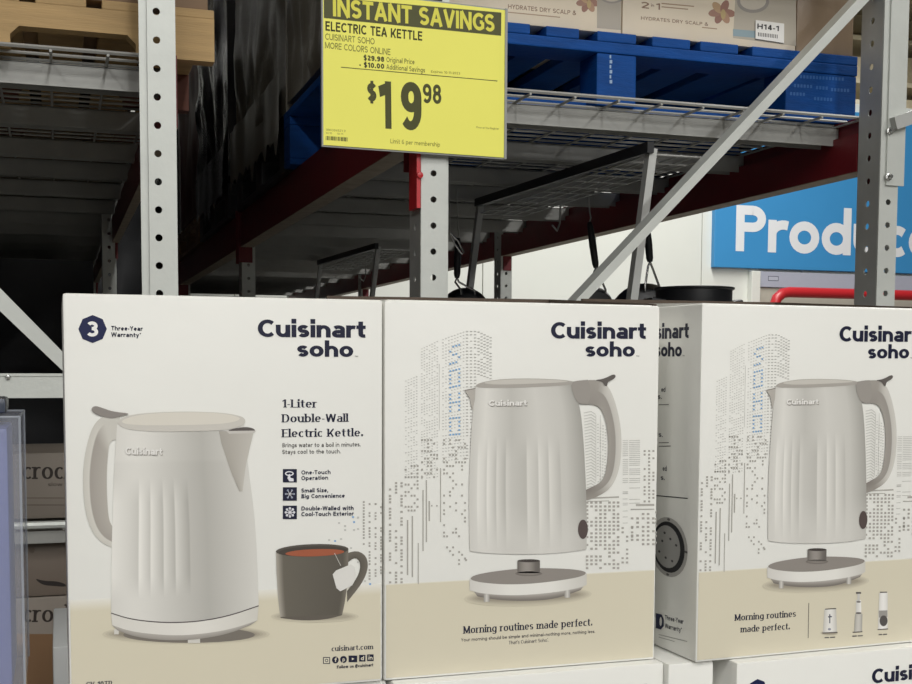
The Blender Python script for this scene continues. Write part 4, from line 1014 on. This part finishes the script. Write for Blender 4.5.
def simple_pallet(x0, x1, y0, y1, z0, m, label, name='blue_pallet'):
    o = thing(name, ((x0+x1)/2, (y0+y1)/2, z0), label, 'pallet', 'blue pallets' if m is BLUE else None)
    for k in range(3):
        x = x0+(x1-x0-.1)*k/2
        MB().box(x, x+.1, y0, y1, z0, z0+.018).build('bottom_board', m, o); MB().box(x, x+.1, y0, y1, z0+.098, z0+.12).build('stringer_board', m, o)
        for j in range(3): y = y0+(y1-y0-.12)*j/2; MB().bevbox(x, x+.1, y, y+.12, z0+.018, z0+.098, .004).build('block', m, o)
    for k in range(6):
        y = y0+(y1-y0-.12)*k/5; MB().box(x0, x1, y, y+.12, z0+.12, z0+.14).build('deck_board', m, o)
    return o
R2 = [(3.615, 4.66, WRAPG, BLACKM), (4.90, 5.92, WRAPD, BLACKM), (6.0, 7.05, mat('brown_red_carton', (84, 44, 34), .5, var=.15, scale=6), WOODD), (7.3, 9.4, WRAPD, WOODD)]
LBL = ('grey film-wrapped load with a hanging skirt, second in the flue', 'dark film-wrapped load, third in the flue', 'brown wrapped load, fourth in the flue', 'dark film-wrapped load at the far end of the right rack')
for i, (y0, y1, m, pm_) in enumerate(R2):
    simple_pallet(xbm-.02, xbr-.04, y0, y1, ZP, pm_, ('black plastic pallet', 'black plastic pallet', 'brown wooden pallet', 'brown wooden pallet')[i]+' under the '+LBL[i], 'plastic_pallet' if pm_ is BLACKM else 'wood_pallet')
    wrapped('wrapped_load', xbm-(.02 if i < 2 else .0), xbr-.06, y0, y1, ZP+.17, ZT, m, LBL[i], 5+i,   .04 if i < 2 else .03, skirt=.13 if i < 2 else 0)
wrapped('wrapped_load', xm1+.03, xr0-.04, 7.35, 9.3, 0.03, 1.84, WRAPN, 'tall black wrapped stock on the floor at the far end of the right rack', 35, .03)
# left rack: stringer pallet and cartons
LX0, LX1 = xl0-.90, onY(214, 40, 2.41).x; LY0 = 2.405
zl = ZDL+.001; zs = onY(140, 12.5, LY0).z
lp = thing('stringer_pallet', ((LX0+LX1)/2, 2.9, zl), 'raw wooden stringer pallet on the upper left wire deck', 'pallet')
n0, n1 = onY(10, 35, LY0).x, onY(136, 45, LY0).x; nt_ = onY(70, 30, LY0).z-zl
def stringer_poly():
    L = LX1-LX0; a, b = n0-LX0, n1-LX0; m_ = .016; c, d = a-.42, a-.12
    P = [(0, 0), (c, 0), (c, nt_-m_), (c+m_, nt_), (d-m_, nt_), (d, nt_-m_), (d, 0), (a, 0), (a, nt_-m_), (a+m_, nt_), (b-m_, nt_), (b, nt_-m_), (b, 0), (L, 0), (L, zs-zl), (0, zs-zl)]
    return P
for y in (LY0, LY0+.48, LY0+.96): MB().prism(stringer_poly(), (LX0, y, zl), (1, 0, 0), (0, 0, 1), (0, 1, 0), .038).build('stringer', WOOD if y == LY0 else WOODR, lp)
for k in range(9):
    x = LX0+(LX1-LX0-.09)*k/8; MB().bevbox(x, x+.09, LY0-.0, LY0+1.0, zs, zs+.017, .002).build('deck_board', WOOD, lp)
zk = zs+.018
KG = 'brown cartons on the stringer pallet'
big_box('brown_carton', LX0+.02, onY(40, 5, LY0).x, LY0+.01, LY0+.5, zk, zk+.4, KRAFT, 'brown carton above the wooden pallet at the top left corner', group=KG)
big_box('brown_carton', onY(42, 5, LY0).x, LX1-.01, LY0+.012, LY0+.5, zk, zk+.4, mat('brown_carton_dark', (130, 104, 78), .5, var=.08, scale=7), 'darker brown carton next to the left post above the wooden pallet', group=KG)
wrapped('wrapped_load', LX0, LX1-.02, LY0+.52, LY0+.98, zk+.03, ZT, WRAPD, 'dark film-wrapped load behind the brown cartons of the left rack', 11, .02)
for i, (y0, y1) in enumerate(((3.6, 4.66), (4.86, 7.05), (7.3, 9.4))):
    simple_pallet(LX0, xbl, y0, y1, zl, WOODD, 'old wooden pallet '+('behind the stringer pallet', 'in the second bay of the left rack', 'in the third bay of the left rack')[i], 'wood_pallet')
    wrapped('wrapped_load', LX0, xbl+.02, y0, y1, zl+.17, ZT, WRAPD, 'dark film-wrapped load '+('right behind the stringer pallet', 'in the second bay of the left rack', 'in the third bay of the left rack')[i], 20+i, .03)
# floor-level dark stock at the far end of the left rack
wrapped('wrapped_load', LX0-.1, xl0-.02, 5.2, 6.6, 0.03, 1.86, WRAPN, 'tall navy-black wrapped stock on the floor deep in the left rack', 31, .03)
wrapped('wrapped_load', xl1+.04, xbm-.07, 8.2, 9.4, 0.03, 2.95, WRAPN, 'tall black wrapped stock on the floor at the end of the flue', 33, .03)
wrapped('wrapped_load', LX0-.1, xl0-.02, 3.55, 4.5, 0.02, 1.02, WRAPN, 'low black wrapped stock on the floor of the left rack', 32, .02)
wrapped('wrapped_load', LX0-.62, LX0-.16, 2.5, 9.3, 0.03, 1.95, WRAPN, 'added unseen stock blocking light along the far side of the left rack', 36, .03)  # added out of view to stop side light under the left deck
# ================================================================== price sign on the middle post
sy = YR-.020
rzs = math.radians(2.5); exs = Vector((math.cos(rzs), math.sin(rzs), 0)); ns = Vector((math.sin(rzs), -math.cos(rzs), 0))
O_ = onY(415, 90, sy); fsn = Frame(O_, exs, (0, 0, 1), ns)
sg = thing('price_sign', fsn.at(*fsn.uv((413, 152)), 0), 'yellow instant savings price sign for $19.98 hung on the grey post', 'sign', rz=rzs)
def on_f(f, p, e=0.0): return f.at(*f.uv(p), e)
# board outline in face metres
uL, vB = fsn.uv((323, 145)); uR, _ = fsn.uv((503.5, 158)); vT = fsn.uv((505, 10.5))[1]
def slab(u0, u1, v0, v1, e0, e1): return MB().hexa([fsn.at(u0, v0, e0), fsn.at(u1, v0, e0), fsn.at(u1, v0, e1), fsn.at(u0, v0, e1), fsn.at(u0, v1, e0), fsn.at(u1, v1, e0), fsn.at(u1, v1, e1), fsn.at(u0, v1, e1)])
slab(uL, uR, vB, vT, 0, .002).build('paper', YEL, sg)
fsn2 = Frame(fsn.at(0, 0, .002), exs, (0, 0, 1), ns)
hold = slab(uL-.003, uR+.003, vB-.003, vT+.003, -.004, 0).build('holder', GREYPL, sg)
slab(uR, uR+.005, vB-.003, vT+.003, 0, .004).build('holder_edge', GREYPL, hold); slab(uL-.003, uL, vB-.003, vT, 0, .003).build('holder_edge', GREYPL, hold)
slab(fsn.uv((433, 60))[0]-.02, fsn.uv((433, 60))[0]+.02, vB+.03, vT+.05, -.0145, -.004).build('magnet_clip', BLACKM, hold)
OLV = (92, 92, 62)
pb = PB(fsn2)
pb.poly([(323.8, -3), (501.4, 12.6), (501.0, 35.8), (323.9, 18)], OLV); pb.lift()
pb.text('INSTANT SAVINGS', (333, 16.2), (494.5, 32.0), 18.4, (232, 226, 96), w=.165, t=.14, track=.06)
pb.build('header_band', sg, 1, SIGNINK)
pb = PB(fsn2)
TX = (84, 84, 52); TXL = (140, 138, 70)
pb.text('ELECTRIC TEA KETTLE', (325.4, 30.6), (422.2, 40.8), 9.6, (70, 70, 42), w=.16, t=.13)
pb.text('CUISINART SOHO', (325.2, 39.6), (374.6, 44.6), 6.4, TXL, w=.11); pb.text('MORE COLORS ONLINE', (325, 48.2), (390.4, 55.2), 6.4, TXL, w=.11)
pb.text('$29.98', (363.6, 60.2), (384.2, 62), 5.2, TX, w=.19); pb.text('Original Price', (386.4, 62), (414.6, 64.4), 5.0, TXL, w=.125)
pb.text('- $10.00', (359.2, 66.9), (384.2, 69), 5.2, TX, w=.19); pb.text('Additional Savings', (386.4, 69.2), (425, 72.6), 5.0, TXL, w=.125); pb.text('Expires 10-11-2023', (431, 72.6), (460, 74.6), 2.4, (166, 162, 74), w=.14)
pb.line((341, 67.2), (497.4, 81), .8, TX)
pb.text('$', (367.2, 101), (376.4, 101.8), 18.5, TX, w=.16)
pb.text('1', (378.8, 128.2), (391.6, 129), 47.5, TX, w=.165); pb.text('9', (401, 129.6), (421.6, 131), 48.5, TX, w=.19, t=.13)
pb.text('98', (423, 103), (441.4, 104.2), 19.5, TX, w=.165, t=.13)
pb.text('Price at the Register', (476.4, 128.2), (499, 129.8), 2.0, (150, 146, 70), w=.11)
pb.text('Limit 6 per membership', (390.4, 143.2), (440, 146.8), 4.4, (160, 156, 72), w=.12)
pb.text('980394521 0', (326, 130.8), (345.6, 132.2), 2.2, (160, 156, 74), w=.1); pb.text('0010', (326, 133.8), (332, 134.2), 1.8, (160, 156, 74), w=.1); pb.text('10-11', (337, 134.6), (343, 135), 1.8, (160, 156, 74), w=.1)
random.seed(3); x = 325.8
while x < 347.6:
    w_ = random.choice((.4, .6, .9)); pb.poly([(x, 136+(x-326)*.07), (x+w_, 136+(x-326)*.07), (x+w_, 140+(x-326)*.07), (x, 140+(x-326)*.07)], TX); x += w_+random.choice((.3, .5, .7))
pb.build('printed_text', sg, 1, SIGNINK)

# ================================================================== white wall: sign, panel, rail
ys = YW-.06
def wall_pt(px, py, y=ys): return onY(px, py, y)
L = wall_pt(714, 267); R_ = wall_pt(1010, 267); T = wall_pt(905, 116)
ps = thing('aisle_sign', (L.x, ys, L.z), 'large blue wall sign with white lettering behind the right post', 'sign')
MB().bevbox(L.x, R_.x, ys, YW-.001, L.z, T.z, .006).build('sign_board', SIGNB, ps)
fw = Frame((0, ys, 0), (1, 0, 0), (0, 0, 1), (0, -1, 0)); pb = PB(fw, zs=.0004)
u0 = fw.uv((735.5, 251)); u1 = fw.uv((850.5, 254.6)); capv = fw.uv((738, 205))[1]-u0[1]
wfull = text_polys('Produce', w=.152, t=.142, track=.045)[1]; wpart = text_polys('Prod', w=.152, t=.142, track=.045)[1]
k = (u1[0]-u0[0])/wpart
pb.px = False; pb.text('Produce', u0, (u0[0]+wfull*k, u0[1]), capv, (234, 236, 238), w=.152, t=.142, track=.045); pb.build('lettering', ps, 6)
zc1_ = wall_pt(800, 272.5).z; zc0_ = wall_pt(800, 288).z; xc = wall_pt(760, 280).x
cp = thing('cooler_header', (xc, YW-.03, zc0_-1.2), 'pale grey cooler front below the blue wall sign', 'cooler')
MB().bevbox(xc, 12, YW-.05, YW-.001, zc0_, zc1_, .006).build('header_panel', COOL, cp)
MB().bevbox(xc, 12, YW-.03, YW-.001, 0, zc0_-.004, .004).build('lower_panel', BEIGE, cp)
MB().bevbox(xc-.10, xc-.005, YW-.08, YW-.001, 0, zc1_+.0, .006).build('side_post', WALLM, cp)
fl = Frame((0, YW-.05, 0), (1, 0, 0), (0, 0, 1), (0, -1, 0)); pb = PB(fl)
a_, b_ = fl.uv((768, 280.8)), fl.uv((778.6, 276.2))
pb.px = False; pb.poly([a_, (b_[0], a_[1]), b_, (a_[0], b_[1])], (92, 96, 110)); pb.lift(.0005); e = .006; pb.poly([(a_[0]+e, a_[1]+e), (b_[0]-e, a_[1]+e), (b_[0]-e, b_[1]-e), (a_[0]+e, b_[1]-e)], (186, 190, 202)); pb.build('name_plate', cp, 3)
zr = wall_pt(800, 292.5, YW-.35).z; xr_ = wall_pt(776, 295, YW-.35).x
rl = thing('bumper_rail', (xr_, YW-.35, 0), 'red tubular bumper rail in front of the cooler', 'rail')
MB().tube([(xr_-.02, YW-.35, 0), (xr_-.02, YW-.35, zr-.14), (xr_+.01, YW-.35, zr-.06), (xr_+.07, YW-.35, zr-.012), (xr_+.14, YW-.35, zr), (12, YW-.35, zr)], .05, 14).build('rail_tube', REDP, rl, smooth=True)
for x in (xr_+2.2, xr_+4.4): MB().tube([(x, YW-.35, 0), (x, YW-.35, zr)], .04, 12).build('rail_post', REDP, rl, smooth=True)

# ================================================================== cookware display under the right deck
TBZ = 1.44
tb = thing('display_table', (1.25, 3.6, 0), 'low grey display table inside the right rack behind the kettle cartons', 'table')
MB().bevbox(.78, 1.66, 2.42, 4.58, TBZ-.03, TBZ, .004).build('table_top', GALVD, tb)
for xx in (.80, 1.61):
    for yy in (2.47, 4.52): MB().box(xx, xx+.03, yy, yy+.03, 0, TBZ-.03).build('leg', GALVD, tb)
YF = 2.46; P1 = onY(651.5, 149, YF); q1 = onY(631.5, 303, YF)
dfw = thing('hanging_frame', (P1.x, YF, TBZ), 'grey display frame of leaning posts with a black top bar and wire grid', 'display frame')
Yb2 = onX(480.5, 203, P1.x).y; P2 = onX(480.5, 203, P1.x)
dirp = (q1-P1)
def lean(P): k_ = (TBZ+.007-P.z)/dirp.z; return P+dirp*k_
MB().bar(lean(P1), P1, .018, .024, (0, 1, 0)).build('post', GALVD, dfw); MB().bar(lean(P2), P2, .018, .024, (0, 1, 0)).build('post', GALVD, dfw)
MB().bar(P1+Vector((-.012, -.02, .0)), P2+Vector((-.012, .0, 0)), .016, .024).build('top_bar', BLACKM, dfw)
g = MB(); Pm = P1
for k in range(12): y = YF+(Yb2-YF)*k/11; g.tube([(P1.x, y, P1.z-.012), (P1.x+.15, y, P1.z-.012)], .0022, 5)
for k in range(5): x = P1.x+.15*k/4; g.tube([(x, YF, P1.z-.010), (x, Yb2, P1.z-.010)], .0022, 5)
g.build('wire_grid', WIRE, dfw)
h1_ = MB(); p = onY(561, 190, 3.4); h1_.tube([p, p+Vector((-.005, -.005, -.10)), p+Vector((-.02, -.02, -.125)), p+Vector((-.04, -.03, -.11))], .003, 6); h1_.build('hook', WIRE, dfw)
# a second, third frame deeper in the rack
dup(dfw, dfw.location+Vector((0, 2.43, 0)), 'grey display frame of leaning posts seen small left of the middle post', group='display frames').location.z = TBZ
dfw['group'] = 'display frames'
tb2 = dup(tb, tb.location+Vector((0, 2.43, 0)), 'low grey display table in the second bay of the right rack', group='display tables'); tb['group'] = 'display tables'
def pan(px, py_top, Y, R, hx, label, tilt=0.0, hy0=0, hy1=0, bracket=True):
    """hanging pan: disc facing the aisle, wire bracket, handle and hook"""
    top = onY(px, py_top, Y); c = top-Vector((0, 0, R))
    o = thing('frying_pan', (c.x, c.y, c.z-R), label, 'pan', 'hanging pans')
    MB().lathe([(0, .012), (R*.78, .012), (R*.86, .008), (R, -.035), (R+.006, -.036), (R*.88, .014), (R*.8, .018), (0, .018)], c, (-.25, -1, 0), 40).build('pan_body', BLACK, o, smooth=True)
    h0, h1 = onY(*hx[0], Y-.01), onY(*hx[1], Y-.01)
    d = (h1-h0); MB().tube([h0, h0+d*.1, h0+d*.5, h0+d*.9, h1], [.007, .010, .011, .009, .006], 10).build('handle', BLACKM, o, smooth=True)
    if bracket:
        rr = MB()
        for s in (-1, 1): rr.tube([h0, h0+Vector((s*.006, 0, -.012)), top+Vector((s*.022, -.02, -.006)), top+Vector((s*.022, -.02, -.02))], .0032, 6)
        rr.build('bracket', CHROME, o, smooth=True)
    zt_ = onY(hx[1][0], 190, Y).z
    MB().tube([h1, h1+Vector((.004, 0, .012)), h1+Vector((0, 0, .03)), (h1.x-.004, h1.y, max(zt_, h1.z+.06))], .0022, 6).build('hook', WIRE, o, smooth=True)
    return o
pan(649, 284.5, 3.10, .105, ((650, 262), (647, 226)), 'black hanging pan with a wire bracket beside the leaning post')
pan(596, 288, 3.30, .055, ((596, 268), (589.5, 222)), 'small black hanging pan behind the diagonal brace', bracket=True)
pan(466, 289, 3.5, .075, ((457, 278), (458, 238)), 'black hanging pan right next to the middle post')
pot = onY(694, 288, 2.85); pt_o = thing('stock_pot', (pot.x, pot.y, TBZ), 'black stock pot on the display table right of the hanging pan', 'pot')
Rp = .10
MB().lathe([(0, 0), (Rp*.94, 0), (Rp, .012), (Rp, pot.z-TBZ-.008), (Rp+.006, pot.z-TBZ-.004), (Rp+.006, pot.z-TBZ), (Rp-.004, pot.z-TBZ), (Rp-.006, .01), (0, .01)], (pot.x, pot.y, TBZ), n=40).build('pot_body', BLACK, pt_o, smooth=True)
for s in (-1, 1): MB().tube([(pot.x+s*Rp, pot.y-.03, pot.z-.04), (pot.x+s*(Rp+.03), pot.y-.02, pot.z-.035), (pot.x+s*(Rp+.03), pot.y+.02, pot.z-.035), (pot.x+s*Rp, pot.y+.03, pot.z-.04)], .007, 8).build('handle', BLACKM, pt_o, smooth=True)
tg = thing('hang_tool', onY(457, 262, 3.2), 'bright steel utensil loop hanging beside the middle post', 'utensil')
p0, p1 = onY(450, 233, 3.2), onY(462.5, 252, 3.2)
MB().tube([p0, (p0+p1)/2+Vector((.006, 0, .004)), p1+Vector((.003, 0, 0)), p1+Vector((0, 0, -.006)), p1+Vector((-.008, 0, .002)), (p0+p1)/2+Vector((-.004, 0, -.004)), p0], .0028, 6).build('wire_loop', CHROME, tg, smooth=True)
zt_ = ZD-.055; MB().tube([(p0.x, p0.y, p0.z), (p0.x-.004, p0.y, zt_)], .0018, 5).build('hook_wire', WIRE, tg)

# ================================================================== left edge: cooker cartons, clear box, grey carton
ysf = 2.62
zsh = onY(44, 522, ysf-.05).z
x0s, x1s = xl0-.95, xl0-.02
shf = thing('lower_shelf', ((x0s+x1s)/2, ysf+.4, zsh-.03), 'galvanised wire deck with a bright front rail under the upper cooker carton', 'shelf deck')
MB().tube([(x0s, ysf-.05, zsh-.006), (x1s, ysf-.05, zsh-.006)], .008, 8).build('front_rail', GALV, shf, smooth=True)
mb = MB(); y = ysf-.03
while y < ysf+.85: mb.tube([(x0s, y, zsh-.01), (x1s, y, zsh-.01)], .003, 5); y += .05
for k in range(10): x = x0s+.04+k*.094; mb.tube([(x, ysf-.05, zsh-.015), (x, ysf+.85, zsh-.015)], .003, 5)
mb.build('wire_grid', WIRE, shf)
CROCK = mat('cooker_carton', (106, 95, 85), .55, var=.05, scale=7)
CROCKL = mat('cooker_carton_pale', (130, 121, 111), .55, var=.05, scale=7)
def cooker(z0, z1, m1, label, ty, sub):
    xb_ = onY(20, 450, ysf).x-.35
    o = thing('cooker_carton', (xb_+.21, ysf+.15, z0), label, 'box', 'slow cooker cartons')
    MB().bevbox(xb_, xb_+.46, ysf, ysf+.3, z0, z1, .003).build('carton_body', m1, o, smooth=True)
    fr = Frame((0, ysf, 0), (1, 0, 0), (0, 0, 1), (0, -1, 0)); pb = PB(fr)
    pb.text('crock', (22.5, ty), (75, ty), 17, (44, 36, 32), w=.15, t=.06, serif=True, track=.07)
    if sub: pb.text('slow cooker', (48, ty+7), (88, ty+7), 3.6, (60, 50, 44), w=.1)
    for a in sub: pb.line((20, a), (100, a), .8, (96, 84, 74))
    pb.build('printed_text', o, 1)
    return o, fr
zt1 = onY(44, 453, ysf).z
ck1, frc = cooker(zsh+.001, zt1, CROCKL, 'pale slow cooker carton on the bright shelf rail left of the kettle carton', 479, [498, 505])
zb2 = zsh-.30; zt2 = onY(44, 534, ysf).z
zsh2 = onY(44, 596, ysf).z
ck2, frc = cooker(zsh2, zt2, CROCK, 'brown slow cooker carton with a dark scuff under the shelf rail', 700, [])
pb = PB(frc)
pb.poly(smooth([(34, 578), (44, 581), (56, 581), (66, 584), (66, 587), (54, 586), (42, 585)], True), (40, 34, 32)); pb.poly(smooth([(28, 545), (35, 547), (34, 554), (29, 552)], True), (100, 88, 78)); pb.build('scuff', ck2, 1)
zt3 = zsh2-.002; zb3 = .62
ck3, frc = cooker(zb3, zt3, CROCKL, 'slow cooker carton at the bottom of the left stack', 622, [])
pb = PB(frc); pb.poly([(18, 634), (100, 634), (100, 700), (18, 700)], (120, 92, 66)); pb.build('brown_band', ck3, 1)
MB_ = thing('lower_shelf', ((x0s+x1s)/2, ysf+.4, .58), 'plain lower shelf board of the left rack', 'shelf deck')
MB().box(x0s, x1s, ysf-.05, ysf+.85, .59, .619).build('shelf_board', ZINC, MB_)
for z in (zsh, .60):
    for yy in (ysf-.04, ysf+.8): MB().box(x0s, x1s+.0, yy, yy+.03, z-.045 if z > 1 else .55, z-.02 if z > 1 else .59).build('support', ZINC, shf if z > 1 else MB_)
# grey carton stack just left of the first kettle carton
pg = onY(52.5, 647, 1.95); zg = pg.z
for k in range(3):
    h = zg/3; o = big_box('grey_carton', pg.x, pg.x+.30, 1.95, 2.26, k*h+.0005*k, (k+1)*h, mat('grey_white_carton', (176, 178, 178), .5, var=.03), ('bottom grey-white carton of the stack behind the kettle cartons', 'middle grey-white carton of the stack behind the kettle cartons', 'grey-white carton top showing beside the kettle carton, lower left')[k], group='grey-white cartons in a stack')
# clear plastic case with a lavender blue carton inside
yc = .86
lp0 = onY(22, 425, yc); zt_ = onY(14, 417, yc).z; zb_ = ZB-.0005
CLEAR = bpy.data.materials.new('clear_plastic'); CLEAR.use_nodes = True
b = CLEAR.node_tree.nodes['Principled BSDF']; b.inputs['Base Color'].default_value = (.5, .52, .6, 1); b.inputs['Roughness'].default_value = .1; b.inputs['Alpha'].default_value = .16
cc = thing('clear_case', (lp0.x-.06, yc+.05, zb_), 'clear plastic package at the left edge beside the kettle carton', 'package')
x1_ = onY(21.5, 520, yc).x; x0_ = x1_-.13
t_ = .0008
MB().box(x0_, x1_, yc, yc+t_, zb_, zt_).box(x1_-t_, x1_, yc+t_, yc+.11, zb_, zt_).box(x0_, x0_+t_, yc+t_, yc+.11, zb_, zt_).box(x0_, x1_, yc+.11-t_, yc+.11, zb_, zt_).box(x0_, x1_, yc, yc+.11, zt_, zt_+t_).box(x0_, x1_, yc, yc+.11, zb_, zb_+t_).build('shell', CLEAR, cc)
e = MB()
for xx, yy in ((x1_, yc), (x1_, yc+.11), (x0_, yc)): e.tube([(xx, yy, zb_), (xx, yy, zt_)], .0009, 6)
for yy in (yc, yc+.11): e.tube([(x0_, yy, zt_), (x1_, yy, zt_)], .0009, 6)
e.tube([(x1_, yc, zt_), (x1_, yc+.11, zt_)], .0009, 6)
e.build('edge_fold', mat('clear_edge', (196, 202, 212), .2, alpha=.4), cc)
xi = onY(9.5, 520, yc+.012).x
li = thing('blue_carton', (xi-.05, yc+.05, zb_+.001), 'lavender blue carton inside the clear package at the left edge', 'box')
MB().bevbox(x0_+.012, xi, yc+.012, yc+.098, zb_+.001, onY(5, 428, yc+.012).z, .003).build('carton_body', mat('lavender_blue_card', (112, 122, 178), .4, var=.03), li, smooth=True)
zc_ = onY(4, 398, yc+.04).z; kx = onY(6, 400, yc+.04).x
MB().bevbox(x0_+.02, kx, yc+.04, yc+.09, zt_+t_, zc_, .003).build('cap', mat('smoky_plastic', (70, 76, 88), .25), cc, smooth=True)
sup = big_box('display_carton', x0_-.05, x1_-.004, yc-.01, yc+.2, 0.0, zb_-.0005, KRAFT, 'tall brown carton carrying the clear package below the picture edge')

# ================================================================== tall shelving beyond the white wall
fs_ = thing('tall_shelving', (11.6, 16.5, 0), 'beige tall shelving seen beyond the wall at the upper right corner', 'shelving')
for x in (9.2, 11.5, 13.8): MB().box(x, x+.1, 16.0, 16.1, 0, 6.9).build('post', CEILM, fs_)
SHZ = (3.9, 4.55, 5.2, 5.85, 6.5)
for z in SHZ: MB().box(9.2, 13.9, 16.0, 17.0, z-.07, z).build('shelf', CEILM, fs_)
CB = [mat('beige_box_a', (196, 184, 156), .6, var=.08), mat('beige_box_b', (172, 160, 134), .6, var=.08), mat('beige_box_c', (214, 206, 184), .6, var=.06)]
for i, z in enumerate(SHZ[:-1]):
    for k in range(6):
        x = (9.33, 10.04, 10.75, 11.63, 12.34, 13.05)[k]; h = .36+.12*((k*7+i*3) % 3)/2
        big_box('beige_carton', x, x+.68, 16.12, 16.8, z+.002, z+h, CB[(k+i) % 3], 'beige carton on the '+('lowest', 'second', 'third', 'top')[i]+' loaded level of the tall shelving, '+('first', 'second', 'third', 'fourth', 'fifth', 'sixth')[k]+' from its left', group='beige cartons on the tall shelving')
